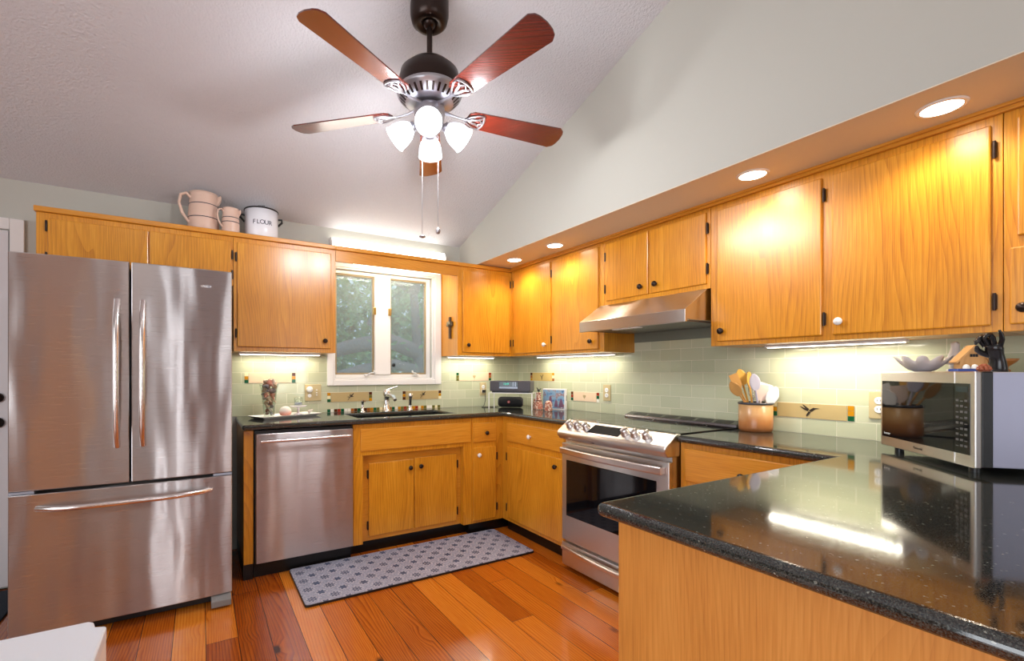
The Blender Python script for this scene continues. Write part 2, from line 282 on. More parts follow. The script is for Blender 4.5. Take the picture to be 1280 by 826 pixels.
# ------------------------------------------------------------------ mesh helpers
WM = {}
def back(h, d, z): return (h, -d, z)      # along the back wall
def side(h, d, z): return (-d, h, z)      # along the right wall
def ident(x, y, z): return (x, y, z)
class MB:
    def __init__(s): s.v = []; s.f = []; s.mi = []; s.sm = []; s.cur = 0
    def add(s, vs, fs, smooth=False):
        b = len(s.v); s.v += [tuple(v) for v in vs]; s.f += [tuple(b + i for i in f) for f in fs]; s.mi += [s.cur] * len(fs); s.sm += [smooth] * len(fs); return s
    def mat(s, i): s.cur = i; return s
    def box(s, x0, x1, y0, y1, z0, z1, m=ident):
        c = [m(x, y, z) for x in (x0, x1) for y in (y0, y1) for z in (z0, z1)]
        lo = [min(p[i] for p in c) for i in range(3)]; hi = [max(p[i] for p in c) for i in range(3)]
        vs = [(x, y, z) for z in (lo[2], hi[2]) for (x, y) in ((lo[0], lo[1]), (hi[0], lo[1]), (hi[0], hi[1]), (lo[0], hi[1]))]
        return s.add(vs, [(3, 2, 1, 0), (4, 5, 6, 7), (0, 1, 5, 4), (1, 2, 6, 5), (2, 3, 7, 6), (3, 0, 4, 7)])
    def prism(s, poly, a0, a1, axis='y', m=ident):
        """poly in the two other axes, extruded along axis"""
        f = {'y': lambda p, a: (p[0], a, p[1]), 'x': lambda p, a: (a, p[0], p[1]), 'z': lambda p, a: (p[0], p[1], a)}[axis]
        n = len(poly); vs = [m(*f(p, a0)) for p in poly] + [m(*f(p, a1)) for p in poly]
        return s.add(vs, [tuple(range(n))[::-1], tuple(range(n, 2 * n))] + [(i, (i + 1) % n, n + (i + 1) % n, n + i) for i in range(n)])
    def rings(s, rs, cap=True, closed=False, smooth=True):
        n = len(rs[0]); vs = [p for r in rs for p in r]; fs = []
        k = len(rs)
        for i in range(k - (0 if closed else 1)):
            j = (i + 1) % k
            for a in range(n): b = (a + 1) % n; fs.append((i * n + a, i * n + b, j * n + b, j * n + a))
        s.add(vs, fs, smooth)
        if cap and not closed:
            s.add(rs[0], [tuple(range(n))[::-1]]); s.add(rs[-1], [tuple(range(n))])
        return s
    def lathe(s, prof, o=(0, 0, 0), ax=(0, 0, 1), n=24, cap=True, sx=1.0, smooth=True):
        ax = Vector(ax).normalized(); q = Vector((0, 0, 1)).rotation_difference(ax); o = Vector(o)
        return s.rings([[o + q @ Vector((r * sx * math.cos(2 * math.pi * i / n), r * math.sin(2 * math.pi * i / n), z)) for i in range(n)] for r, z in prof], cap, smooth=smooth)
    def cyl(s, p0, p1, r0, r1=None, n=16):
        p0 = Vector(p0); p1 = Vector(p1); L = (p1 - p0).length
        return s.lathe([(r0, 0), (r0 if r1 is None else r1, L)], p0, p1 - p0, n)
    def ball(s, c, r, n=14, sz=(1, 1, 1), rot=None):
        q = rot or Matrix.Identity(3); c = Vector(c); m_ = n // 2; rs = []
        for j in range(m_ + 1):
            t = math.pi * (j / m_); t = min(max(t, .02), math.pi - .02)
            rs.append([c + q @ Vector((r * sz[0] * math.sin(t) * math.cos(2 * math.pi * i / n), r * sz[1] * math.sin(t) * math.sin(2 * math.pi * i / n), -r * sz[2] * math.cos(t))) for i in range(n)])
        return s.rings(rs)
    def tube(s, pts, r, n=8, flat=1.0, closed=False):
        pts = [Vector(p) for p in pts]; k = len(pts); rs = []; up = Vector((0, 0, 1)); prev = None
        for i, p in enumerate(pts):
            if closed: t = pts[(i + 1) % k] - pts[i - 1]
            else: t = pts[min(i + 1, k - 1)] - pts[max(i - 1, 0)]
            t.normalize()
            if prev is None:
                u = up if abs(t.z) < .9 else Vector((0, 1, 0)); a = t.cross(u).normalized()
            else: a = (prev - t * prev.dot(t)).normalized()
            prev = a; b = a.cross(t); rr = r[i] if isinstance(r, (list, tuple)) else r
            rs.append([p + (a * math.cos(2 * math.pi * j / n) + b * flat * math.sin(2 * math.pi * j / n)) * rr for j in range(n)])
        return s.rings(rs, closed=closed)
    def xf(s, M, start=0): s.v[start:] = [tuple(M @ Vector(v)) for v in s.v[start:]]; return s
    def build(s, name, mats, parent=None, local=False, bevel=0, seg=2, subs=0, ang=35):
        me = bpy.data.meshes.new(name); o = bpy.data.objects.new(name, me)
        if not isinstance(mats, (list, tuple)): mats = [mats]
        vs = [Vector(v) for v in s.v]
        PW = WM[parent.name] if parent else Matrix.Identity(4)
        if not local and parent: inv = PW.inverted(); vs = [inv @ v for v in vs]
        lo = Vector([min(v[i] for v in vs) for i in range(3)]); hi = Vector([max(v[i] for v in vs) for i in range(3)])
        c = (lo + hi) / 2; c.z = lo.z
        me.from_pydata([v - c for v in vs], [], s.f); me.validate()
        for i, pl in enumerate(me.polygons):
            if i < len(s.mi): pl.material_index = s.mi[i]; pl.use_smooth = s.sm[i]
        for m in mats: me.materials.append(m)
        o.location = c; COL.objects.link(o)
        if parent: o.parent = parent
        WM[o.name] = PW @ Matrix.Translation(c)
        if bevel:
            b = o.modifiers.new('bevel', 'BEVEL'); b.width = bevel; b.segments = seg; b.limit_method = 'ANGLE'; b.angle_limit = R(ang)
            b.harden_normals = False
        if subs:
            b = o.modifiers.new('subd', 'SUBSURF'); b.levels = subs; b.render_levels = subs
        return o
def tag(o, label=None, cat=None, group=None, kind=None):
    if label: o['label'] = label
    if cat: o['category'] = cat
    if group: o['group'] = group
    if kind: o['kind'] = kind
    return o
def thing(name, loc, label, cat, group=None, rz=0, kind=None):
    o = bpy.data.objects.new(name, None); o.empty_display_size = .1; COL.objects.link(o); o.location = loc; o.rotation_euler = (0, 0, rz)
    WM[o.name] = Matrix.Translation(Vector(loc)) @ Matrix.Rotation(rz, 4, 'Z')
    return tag(o, label, cat, group, kind)
def copy_tree(o, parent=None, **kw):
    c = o.copy(); COL.objects.link(c)
    if parent: c.parent = parent
    for ch in list(o.children): copy_tree(ch, c)
    return c
def text(s, name, parent, loc, rot, size, mat, ext=.0003, label=None, align='CENTER'):
    """loc/rot given in the parent's local frame"""
    cu = bpy.data.curves.new(name, 'FONT'); cu.body = s; cu.size = size; cu.extrude = ext; cu.align_x = align; cu.align_y = 'CENTER'
    tmp = bpy.data.objects.new('tmp', cu); COL.objects.link(tmp); bpy.context.view_layer.update()
    me = bpy.data.meshes.new_from_object(tmp.evaluated_get(bpy.context.evaluated_depsgraph_get())); bpy.data.objects.remove(tmp)
    me.materials.clear(); me.materials.append(mat)
    o = bpy.data.objects.new(name, me); COL.objects.link(o); o.parent = parent; o.location = loc; o.rotation_euler = rot
    if label: o['label'] = label
    return o
def slab(xs, ys, filled, z0, z1):
    b = MB(); vi = {}
    def V(x, y, z):
        k = (x, y, z)
        if k not in vi: vi[k] = len(b.v); b.v.append(k)
        return vi[k]
    fs = []
    nx, ny = len(xs) - 1, len(ys) - 1
    F = lambda i, j: 0 <= i < nx and 0 <= j < ny and filled((xs[i] + xs[i + 1]) / 2, (ys[j] + ys[j + 1]) / 2)
    for i in range(nx):
        for j in range(ny):
            if not F(i, j): continue
            a, c, d, e = xs[i], xs[i + 1], ys[j], ys[j + 1]
            fs.append((V(a, d, z1), V(c, d, z1), V(c, e, z1), V(a, e, z1))); fs.append((V(a, e, z0), V(c, e, z0), V(c, d, z0), V(a, d, z0)))
            if not F(i, j - 1): fs.append((V(a, d, z0), V(c, d, z0), V(c, d, z1), V(a, d, z1)))
            if not F(i, j + 1): fs.append((V(c, e, z0), V(a, e, z0), V(a, e, z1), V(c, e, z1)))
            if not F(i - 1, j): fs.append((V(a, e, z0), V(a, d, z0), V(a, d, z1), V(a, e, z1)))
            if not F(i + 1, j): fs.append((V(c, d, z0), V(c, e, z0), V(c, e, z1), V(c, d, z1)))
    b.f = fs; b.mi = [0] * len(fs); b.sm = [False] * len(fs); return b
def struct(b, name, mats, **kw):
    o = b.build(name, mats, **kw); o['kind'] = 'structure'; return o

# ------------------------------------------------------------------ the room
T = .948                       # countertop height
XL, YR = -6.2, -7.6
struct(MB().box(XL - .1, .1, YR - .1, .1, -.12, 0), 'floor', FLOORM)
WX0, WX1, WZ0, WZ1 = -1.80, -.95, 1.215, 2.085
b = MB()
b.box(XL, WX0, 0, .14, 0, 2.42); b.box(WX1, .14, 0, .14, 0, 2.42); b.box(WX0, WX1, 0, .14, 0, WZ0); b.box(WX0, WX1, 0, .14, WZ1, 2.42)
struct(b, 'wall_back', WALL)
struct(MB().box(0, .14, YR, 0, 0, 2.19), 'wall_right', WALL)
SX = -.666
yr, zr = -5.0, 2.40 + .338 * 5.0
b = MB().prism([(0, 2.19), (0, 2.40), (yr, zr), (YR, 3.2), (YR, 2.19)], SX, .14, 'x')
struct(b, 'wall_gable', WALL)
struct(MB().box(SX + .001, -.001, YR, -.001, 2.186, 2.1899), 'soffit_bounce_panel', plain('soffit_bounce_light_tone', srgb(214, 204, 184), .7))  # thin added panel; its paler colour stands in for light bounced onto the soffit
b = MB().prism([(.14, 2.40 - .338 * .14), (yr, zr), (YR - .14, 3.2), (YR - .14, 3.32), (yr, zr + .12), (.14, 2.52 - .338 * .14)], XL - .14, SX, 'x')
struct(b, 'ceiling', CEIL)
# left and rear walls, with openings invented for the added lights
b = MB().box(XL - .14, XL, -2.5, 0, 0, 4.2).box(XL - .14, XL, YR, -6.5, 0, 4.2).box(XL - .14, XL, -6.5, -2.5, 0, .4).box(XL - .14, XL, -6.5, -2.5, 2.6, 4.2)
struct(b, 'wall_left', WALL)
b = MB(); xa = XL
for x0, x1 in NARROW:
    b.box(xa, x0, YR - .14, YR, 0, 3.4).box(x0, x1, YR - .14, YR, 0, .2).box(x0, x1, YR - .14, YR, 2.4, 3.4); xa = x1
b.box(xa, .14, YR - .14, YR, 0, 3.4)
struct(b, 'wall_rear', plain('darkened_rear_wall', srgb(122, 108, 104), .8, bump=(220, .06, .001)))  # unseen wall, coloured dark so the steel reflects less light
struct(MB().box(-3.62, -2.6, -.015, 0, 0, .09), 'baseboard_back', WHITE, bevel=.004)

# back window: casing, frame, mullion, two panes, cranks, brass latches
win = thing('window_1', (-1.375, 0, WZ0), None, None, kind='structure')
b = MB()
def casing(b, x0, x1, z0, z1, X0, X1, Z0, Z1, d0, d1):
    b.box(X0, x0, -d1, d0, Z0, Z1).box(x1, X1, -d1, d0, Z0, Z1).box(x0, x1, -d1, d0, Z0, z0).box(x0, x1, -d1, d0, z1, Z1)
casing(b, -1.812, -.925, 1.20, 2.10, -1.86, -.863, 1.158, 2.142, 0, .022)
casing(b, -1.80, -.95, 1.215, 2.085, -1.812, -.925, 1.20, 2.10, 0, .014)
b.build('casing', WHITE, win, bevel=.004)
b = MB(); casing(b, -1.785, -.985, 1.245, 2.06, WX0, WX1, WZ0, WZ1, .09, -.03); b.box(-1.462, -1.325, .015, .09, 1.245, 2.06)
b.build('window_frame', WHITE, win, bevel=.003)
for x0, x1 in ((-1.785, -1.462), (-1.325, -.985)):
    b = MB(); casing(b, x0 + .014, x1 - .014, 1.259, 2.046, x0, x1, 1.245, 2.06, .075, -.04)
    b.build('sash', TAN, win, bevel=.002)
    MB().box(x0 + .014, x1 - .014, .056, .061, 1.259, 2.046).build('pane', PANE, win)
    MB().box(x0 + .014, x1 - .014, .045, .046, 1.259, 2.046).build('insect_screen', SCREEN, win)
for x in (-1.468, -1.335):
    MB().box(x - .012, x + .012, .0, .016, 1.74, 1.80).build('latch', BRASS, win, bevel=.002)
for x, dx in ((-1.53, .05), (-1.09, -.05)):
    b = MB().box(x - .02, x + .02, .0, .03, 1.235, 1.25).tube([(x, .005, 1.245), (x + dx * .3, -.015, 1.255), (x + dx, -.02, 1.262)], .005).ball((x + dx, -.02, 1.27), .009, 8)
    b.build('crank', WHITE, win)
MB().lathe([(.001, 0), (.016, .001), (.016, .008), (.009, .014), (.001, .015)], (-1.286, .05, 1.325), (0, -1, 0), 16).build('suction_hook', BLACK, win)

# back door at the left with casing, lever and deadbolt
dr = thing('door_1', (-4.1, 0, 0), None, None, kind='structure')
b = MB()
casing(b, -4.52, -3.693, .0, 2.10, -4.585, -3.628, -.0, 2.166, 0, .02); b.build('casing', WHITE, dr, bevel=.004)
b = MB(); b.box(-4.515, -3.70, -.012, -.002, .01, 2.094)
b.build('door_leaf', plain('white_door', srgb(215, 212, 214), .4), dr, bevel=.002)
for z0, z1 in ((.2, .85), (1.2, 1.95)):
    b = MB(); casing(b, -4.38, -3.85, z0 + .03, z1 - .03, -4.41, -3.82, z0, z1, -.012, .016); b.build('panel_moulding', WHITE, dr, bevel=.003)
MB().lathe([(.028, 0), (.028, .012), (.02, .022), (.001, .024)], (-3.745, -.012, 1.116), (0, -1, 0), 20).build('deadbolt', BRONZE, dr)
MB().lathe([(.03, 0), (.03, .012), (.014, .02), (.012, .045)], (-3.745, -.012, .971), (0, -1, 0), 20).tube([(-3.745, -.052, .971), (-3.80, -.055, .972), (-3.86, -.05, .968)], [.014, .011, .008]).build('lever_handle', BRONZE, dr)

# ------------------------------------------------------------------ backsplash
b = MB().box(-2.56, -1.86, 0, .006, T, 1.42, back).box(-1.86, -.863, 0, .006, T, 1.158, back).box(-.863, 0, 0, .006, T, 1.42, back)
bs1 = struct(b, 'trim_1', TILE_B)
b = MB().box(-4.3, 0, 0, .006, T, 1.42, side).box(-2.17, -1.40, 0, .006, 1.42, 1.475, side)
bs2 = struct(b, 'trim_2', TILE_R)
MB().box(-2.17, -1.40, 0, .008, 1.475, 1.60, side).build('backguard', GREYWALL, bs2, bevel=.001)
PINK = plain('blush_tile', srgb(226, 200, 170), .25, bump=(60, .2, .001)); TANT = plain('tan_tile', srgb(182, 160, 112), .22, bump=(40, .2, .001)); GOLDT = plain('gold_tile', srgb(205, 178, 110), .25)
MOSC = [plain('mosaic_' + n, srgb(*c), .15) for n, c in (('cream', (230, 220, 180)), ('amber', (190, 130, 20)), ('green', (20, 84, 52)), ('brown', (80, 40, 18)), ('olive', (110, 105, 50)), ('red', (150, 50, 30)), ('white', (232, 228, 215)), ('rust', (160, 95, 40)))]
C_, A_, G_, B_, O_, R_, W_, U_ = range(8)
def accent(bs, mp, h0, h1, row, mat, left=None, right=None, motif=None):
    z0 = T + .0783 * row + .0015; z1 = z0 + .0755
    hm = (h0 + h1) / 2
    b = MB().box(h0 + .001, hm - .0006, .004, .009, z0, z1, mp).box(hm + .0006, h1 - .001, .004, .009, z0, z1, mp)
    t = b.build('accent_tile', mat, bs, bevel=.0012)
    for cols, ha in ((left, h0 - .0275), (right, h1 + .002)):
        if cols is None: continue
        b = MB()
        for k, c in enumerate(cols): b.mat(c).box(ha, ha + .025, .004, .009, z1 - .0252 * (k + 1) + .001, z1 - .0252 * k - .0006, mp)
        b.build('mosaic_tile', MOSC, bs)
    if motif:
        b = MB(); zc = (z0 + z1) / 2
        P = lambda u, v: mp(hm + u, .0095, zc + v)
        sgn = -1 if mp is side else 1
        def poly(pts):
            d = .0015
            vs = [mp(hm + sgn * u, .009, zc + v) for u, v in pts] + [mp(hm + sgn * u, .009 + d, zc + v) for u, v in pts]; n = len(pts)
            b.add(vs, [tuple(range(n)), tuple(range(n, 2 * n))[::-1]] + [(i, (i + 1) % n, n + (i + 1) % n, n + i) for i in range(n)])
        if motif == 'hummingbird':
            poly([(-.006, .004), (.002, -.004), (.012, .0), (.022, .010), (.042, .015), (.022, .016), (.014, .018), (.004, .010)])
            poly([(-.008, .006), (-.030, .016), (-.046, .024), (-.030, .008), (-.010, -.002)])
            poly([(-.004, .010), (-.018, .022), (-.036, .036), (-.022, .014), (-.008, .004)])
            poly([(-.006, -.002), (.002, -.006), (-.004, -.018), (-.016, -.030), (-.018, -.020)])
        elif motif == 'dragonfly':
            poly([(-.022, -.024), (-.019, -.026), (.016, .018), (.013, .021)])
            poly([(.004, .006), (.024, .030), (.030, .028), (.012, .004)]); poly([(.004, .004), (.024, .008), (.026, .002), (.006, -.002)])
            poly([(-.002, .004), (-.004, .022), (.002, .022), (.004, .006)]); poly([(-.002, .0), (-.020, .004), (-.022, -.001), (-.003, -.004)])
        elif motif == 'shell':
            poly([(-.016, .012), (.016, .012), (.014, -.002), (.0, -.016), (-.014, -.002)])
        else:
            poly([(-.02, .012), (0, -.012), (.022, .02), (.018, .022), (0, -.004), (-.017, .016)]); poly([(-.004, -.004), (.004, -.004), (.003, -.026), (-.003, -.026)])
        b.build('motif', {'shell': plain('shell_relief', srgb(170, 150, 110), .4)}.get(motif, plain('dark_relief', srgb(46, 36, 28), .4)), t)
accent(bs1, back, -2.418, -2.122, 3, PINK, (C_, A_, G_), (B_, A_, G_))
accent(bs1, back, -1.830, -1.522, 1, TANT, (A_, C_, G_), (B_, O_, A_), 'dragonfly')
accent(bs1, back, -1.197, -.886, 1, TANT, (B_, A_, B_), (B_, A_, C_), 'dragonfly')
accent(bs1, back, -.676, -.356, 3, PINK, (G_, O_, O_), (R_, U_, G_), 'shell')
accent(bs2, side, -.506, -.225, 3, GOLDT, (A_, C_, U_), (B_, U_, A_), 'bird')
accent(bs2, side, -1.035, -.775, 1, PINK, (R_, G_, W_), (B_, R_, G_), 'shell')
accent(bs2, side, -2.664, -2.352, 1, TANT, (A_, A_, G_), (C_, A_, G_), 'hummingbird')
b = MB(); k = 0; x = -1.858
seq = [G_, W_, B_, R_, G_, W_, W_, U_, B_, G_, O_, B_, U_, A_, G_, O_, C_, U_, C_]
while x < -.87:
    b.mat(seq[k] if k < len(seq) else random.choice([A_, O_, G_, C_, B_, U_, W_, W_, R_])).box(x, x + .0245, .004, .009, T + .001, T + .025, back); x += .0268; k += 1
b.build('mosaic_strip', MOSC, bs1)

# outlets
def plate(bs, mp, h0, h1, z0, z1, kind):
    d = 'almond duplex outlet plate' if kind != 'dial' else 'almond plate with round white dial and switches'
    o = MB().box(h0, h1, .006, .013, z0, z1, mp).build('outlet_plate', BEIGEP, bs, bevel=.003)
    hc = (h0 + h1) / 2; zc = (z0 + z1) / 2; b = MB()
    ax = Vector(mp(0, 1, 0))
    if kind == 'duplex':
        for dz in (-.02, .02): b.lathe([(.017, 0), (.017, .003), (.015, .004)], mp(hc, .013, zc + dz), ax, 18)
    else:
        b.lathe([(.024, 0), (.024, .012), (.016, .018), (.001, .018)], mp(h0 + .034, .013, zc + .025), ax, 20)
        b.lathe([(.014, 0), (.014, .006)], mp(h0 + .034, .013, zc - .022), ax, 16)
        for dz in (-.018, 0, .02): b.box(h1 - .042, h1 - .032, .013, .02, zc + dz - .004, zc + dz + .004, mp)
    b.build('socket', WHITEG, o)
    if kind == 'duplex':
        b = MB()
        for dz in (-.02, .02):
            for dh in (-.006, .006): b.box(hc + dh - .001, hc + dh + .001, .016, .0177, zc + dz - .003, zc + dz + .006, mp)
        b.build('slot', BLACK, o)
plate(bs2, side, -1.183, -1.108, 1.045, 1.168, 'duplex')
plate(bs2, side, -2.825, -2.748, 1.049, 1.177, 'duplex')
plate(bs1, back, -.455, -.385, 1.047, 1.168, 'duplex')
plate(bs1, back, -2.027, -1.904, 1.043, 1.17, 'dial')

# ------------------------------------------------------------------ cabinets
def knob(door, mp, h, d, z, kind):
    ax = Vector(mp(0, 1, 0)) - Vector(mp(0, 0, 0))
    m = WHITEG if kind == 'w' else BRONZE
    b = MB().lathe([(.008, 0), (.006, .010), (.015, .014), (.017, .020), (.014, .026), (.001, .029)], mp(h, d, z), ax, 16)
    o = b.build('knob', m, door)
    o['label'] = 'white ceramic knob' if kind == 'w' else 'dark bronze knob'
def hinge(par, mp, h, d, z):
    b = MB().box(h - .006, h + .006, d, d + .007, z - .026, z + .026, mp).cyl(mp(h, d + .009, z - .03), mp(h, d + .009, z + .03), .005, n=8)
    b.build('hinge', BRONZE, par, bevel=.001)
def door(cab, mp, h0, h1, z0, z1, d, name='door', knobs=(), hinges=None, mat=None, hz=None):
    b = MB().box(h0, h1, d - .004, d + .012, z0, z1, mp)
    o = b.build(name, mat or OAK, cab, bevel=.005, seg=2)
    for (kh, kz, kk) in knobs: knob(o, mp, kh, d + .012, kz, kk)
    if hinges is not None:
        for z in hz: hinge(o, mp, hinges, d + .001, z)
    return o
def carcass(cab, mp, h0, h1, z0, z1, D, opens, bottomcut=True, mat=None, fmat=None):
    """box with a face frame whose stiles and rails surround the openings"""
    MB().box(h0, h1, .002, D - .02, z0, z1, mp).build('body', mat or OAK, cab)
    b = MB(); b.box(h0, h1, D - .02, D, z0, z1, mp); b.build('face_frame', fmat or OAK, cab, bevel=.0015)
DU = .31
def cab_thing(name, h, d, z, mp, label, cat='cabinet', group=None):
    return thing(name, mp(h, d, z), label, cat, group)
# back wall uppers
GU = 'honey oak wall cabinets'; GB = 'honey oak base cabinets'
c = cab_thing('wall_cabinet', -3.02, .16, 1.83, back, 'low oak wall cabinet with two short doors above the refrigerator', group=GU)
carcass(c, back, -3.508, -2.535, 1.83, 2.15, DU, None)
door(c, back, -3.458, -2.995, 1.85, 2.118, DU, hinges=-3.464, hz=(2.075, 1.90)); door(c, back, -2.988, -2.548, 1.85, 2.118, DU, hinges=-2.54, hz=(2.03, 1.90))
c = cab_thing('wall_cabinet', -2.2, .16, 1.403, back, 'oak wall cabinet with one wide door between refrigerator and window', group=GU)
carcass(c, back, -2.533, -1.869, 1.403, 2.15, DU, None)
door(c, back, -2.512, -1.903, 1.432, 2.118, DU, knobs=[(-1.949, 1.487, 'b')], hinges=-2.518, hz=(2.02, 1.52))
c = cab_thing('wall_cabinet', -.58, .16, 1.405, back, 'oak wall cabinet with one door between window and corner', group=GU)
carcass(c, back, -.858, -.003, 1.405, 2.15, DU, None)
door(c, back, -.814, -.333, 1.43, 2.118, DU, knobs=[(-.766, 1.493, 'b')], hinges=-.327, hz=(2.04, 1.52))
v = MB().box(-1.868, -.859, DU - .018, DU, 2.068, 2.15, back).build('window_valance', OAKH, bevel=.002)
tag(v, 'oak valance board bridging the two cabinets above the window', 'valance')
# top board and cornice strips
b = MB().box(-3.516, -1.87, .0, DU + .018, 2.15, 2.18, back).box(-1.87, -.857, DU - .055, DU + .018, 2.15, 2.18, back).box(-.857, -DU, .0, DU + .018, 2.15, 2.18, back)
struct(b, 'trim_3', OAKH, bevel=.004)
b = MB().box(-3.9, -DU - .018, .0, DU + .016, 2.16, 2.189, side).box(-3.9, -DU - .018, DU, DU + .026, 2.174, 2.189, side)
struct(b, 'trim_4', OAKH, bevel=.003)
# right wall uppers
c = cab_thing('wall_cabinet', -.85, .16, 1.405, side, 'oak wall cabinet with two doors between corner and range hood', group=GU)
carcass(c, side, -1.402, -.312, 1.405, 2.16, DU, None)
door(c, side, -.850, -.358, 1.425, 2.138, DU, knobs=[(-.79, 1.485, 'w')], hinges=-.352, hz=(2.04, 1.52))
door(c, side, -1.355, -.868, 1.425, 2.138, DU, knobs=[(-1.292, 1.483, 'b')], hinges=-.860, hz=(2.04, 1.52))
c = cab_thing('wall_cabinet', -1.78, .16, 1.725, side, 'short oak wall cabinet with two doors directly above the range hood', group=GU)
carcass(c, side, -2.166, -1.404, 1.722, 2.16, DU, None)
door(c, side, -1.768, -1.425, 1.748, 2.138, DU, knobs=[(-1.719, 1.80, 'b')], hinges=-1.417, hz=(2.05, 1.83))
door(c, side, -2.145, -1.778, 1.748, 2.138, DU, knobs=[(-1.827, 1.80, 'b')], hinges=-2.152, hz=(2.05, 1.83))
c = cab_thing('wall_cabinet', -2.7, .16, 1.405, side, 'wide oak wall cabinet with two doors right of the range hood', group=GU)
carcass(c, side, -3.222, -2.168, 1.405, 2.16, DU, None)
door(c, side, -2.688, -2.207, 1.428, 2.130, DU, knobs=[(-2.236, 1.482, 'b')], hinges=-2.696, hz=(2.05, 1.50))
door(c, side, -3.196, -2.727, 1.428, 2.130, DU, knobs=[(-2.756, 1.484, 'w')], hinges=-3.204, hz=(2.04, 1.51))
c = cab_thing('wall_cabinet', -3.5, .16, 1.405, side, 'oak wall cabinet with stacked small doors at the right frame edge', group=GU)
carcass(c, side, -3.9, -3.224, 1.405, 2.16, DU, None)
door(c, side, -3.86, -3.238, 1.428, 1.69, DU, knobs=[(-3.272, 1.482, 'b')]); door(c, side, -3.86, -3.256, 1.727, 2.13, DU)

# cross on the cabinet side
cr = thing('wall_cross', (-.859, -.20, 1.60), 'bronze and wood cross hanging on the cabinet side beside window', 'cross')
b = MB().box(-.876, -.86, -.206, -.178, 1.55, 1.735); b.build('upright', plain('dark_wood', srgb(78, 52, 28), .5), cr, bevel=.002)
b = MB().box(-.880, -.86, -.238, -.146, 1.655, 1.695); b.build('crossbar', plain('antique_bronze', (.12, .085, .05, 1), .4, .8, bump=(90, .6, .003)), cr, bevel=.004)
MB().lathe([(.022, 0), (.024, .006), (.012, .010), (.001, .011)], (-.880, -.192, 1.675), (-1, 0, 0), 16).build('boss', plain('pale_bronze', (.35, .28, .18, 1), .35, .9), cr)

# base cabinets
DB = .61
def toe(cab, mp, h0, h1, d=DB - .06): MB().box(h0, h1, .05, d, 0, .098, mp).build('toe_kick', TOE, cab)
c = cab_thing('end_panel', -2.47, .3, 0, back, 'narrow oak end panel between refrigerator and dishwasher', 'cabinet panel')
MB().box(-2.496, -2.442, .02, DB, .10, .91, back).build('panel', OAK, c, bevel=.002); toe(c, back, -2.496, -2.442, DB - .02)
c = cab_thing('sink_cabinet', -1.3, .3, 0, back, 'oak sink base cabinet with recessed doors right of dishwasher', group=GB)
MB().box(-1.827, -.90, .02, DB - .07, .10, .91 - .22, back).build('body', OAK, c)
b = MB().box(-1.827, -.90, DB - .02, DB, .695, .91, back).box(-1.827, -1.760, DB - .07, DB, .092, .695, back).box(-.972, -.90, DB - .07, DB, .092, .695, back)
b.box(-1.827, -1.80, .02, DB - .07, .69, .91, back).box(-.93, -.90, .02, DB - .07, .69, .91, back)
b.build('face_frame', OAK, c, bevel=.002)
b = MB().box(-1.76, -.972, DB - .072, DB - .05, .092, .695, back); b.build('recessed_frame', OAKH, c, bevel=.002)
door(c, back, -1.778, -.912, .726, .878, DB, name='false_drawer_front', mat=OAKH)
door(c, back, -1.706, -1.366, .122, .632, DB - .05, knobs=[(-1.398, .572, 'b')], hinges=-1.712, hz=(.555, .20))
door(c, back, -1.360, -1.008, .122, .640, DB - .05, knobs=[(-1.316, .576, 'b')], hinges=-1.002, hz=(.56, .20))
toe(c, back, -1.827, -.90, DB - .10)
c = cab_thing('base_cabinet', -.75, .3, 0, back, 'narrow oak base cabinet with drawer and door left of the corner', group=GB)
carcass(c, back, -.898, -.003, .092, .91, DB, None)
d = door(c, back, -.897 + .01, -.678, .720, .868, DB, name='drawer', mat=OAKH, knobs=[(-.775, .79, 'b')])
door(c, back, -.887, -.678, .112, .678, DB, knobs=[(-.846, .622, 'w')], hinges=-.671, hz=(.60, .20)); toe(c, back, -.898, -.003, DB - .05)
c = cab_thing('base_cabinet', -1.0, .3, 0, side, 'oak base cabinet with drawer and door left of the range', group=GB)
carcass(c, side, -1.392, -DB - .002, .092, .91, DB, None)
door(c, side, -1.345, -.684, .724, .868, DB, name='drawer', mat=OAKH, knobs=[(-.984, .79, 'w')])
door(c, side, -1.345, -.684, .118, .682, DB, knobs=[(-1.268, .622, 'b')], hinges=-.677, hz=(.60, .20)); toe(c, side, -1.392, -DB - .002, DB - .05)
c = cab_thing('base_cabinet', -2.5, .3, 0, side, 'oak base cabinet between the range and the peninsula', group=GB)
carcass(c, side, -2.85, -2.198, .092, .91, DB, None)
door(c, side, -2.82, -2.225, .722, .885, DB, name='drawer', mat=OAKH, knobs=[(-2.513, .797, 'b')])
door(c, side, -2.82, -2.225, .118, .69, DB, knobs=[(-2.27, .60, 'b')]); toe(c, side, -2.85, -2.198)
pen = thing('peninsula_cabinet', (-1.2, -3.6, 0), 'oak veneered peninsula cabinet carrying the near black worktop', 'cabinet')
MB().box(-1.85, -.03, -4.3, -2.906, 0, .91).build('body', OAKP, pen, bevel=.003)
MB().box(-.60, -.03, -2.904, -2.855, .10, .91).build('corner_filler', OAK, pen)

# countertops
SKX0, SKX1, SKY0, SKY1 = -1.765, -1.01, -.545, -.17
s = slab([-2.505, SKX0, SKX1, -.645, 0 - .0], [-1.396, -.645, SKY0, SKY1, 0 - .0],
         lambda x, y: (y > -.645 or x > -.645) and not (SKX0 < x < SKX1 and SKY0 < y < SKY1), T - .034, T)
o = s.build('countertop', GRANITE, bevel=.015, seg=4); tag(o, 'black granite worktop around the sink and corner', 'countertop', 'black granite worktops')
s = slab([-1.885, -.645, -.0], [-4.35, -2.865, -2.197], lambda x, y: y < -2.865 or x > -.645, T - .034, T)
o = s.build('countertop', GRANITE, bevel=.016, seg=5); tag(o, 'black granite peninsula worktop in the foreground', 'countertop', 'black granite worktops')
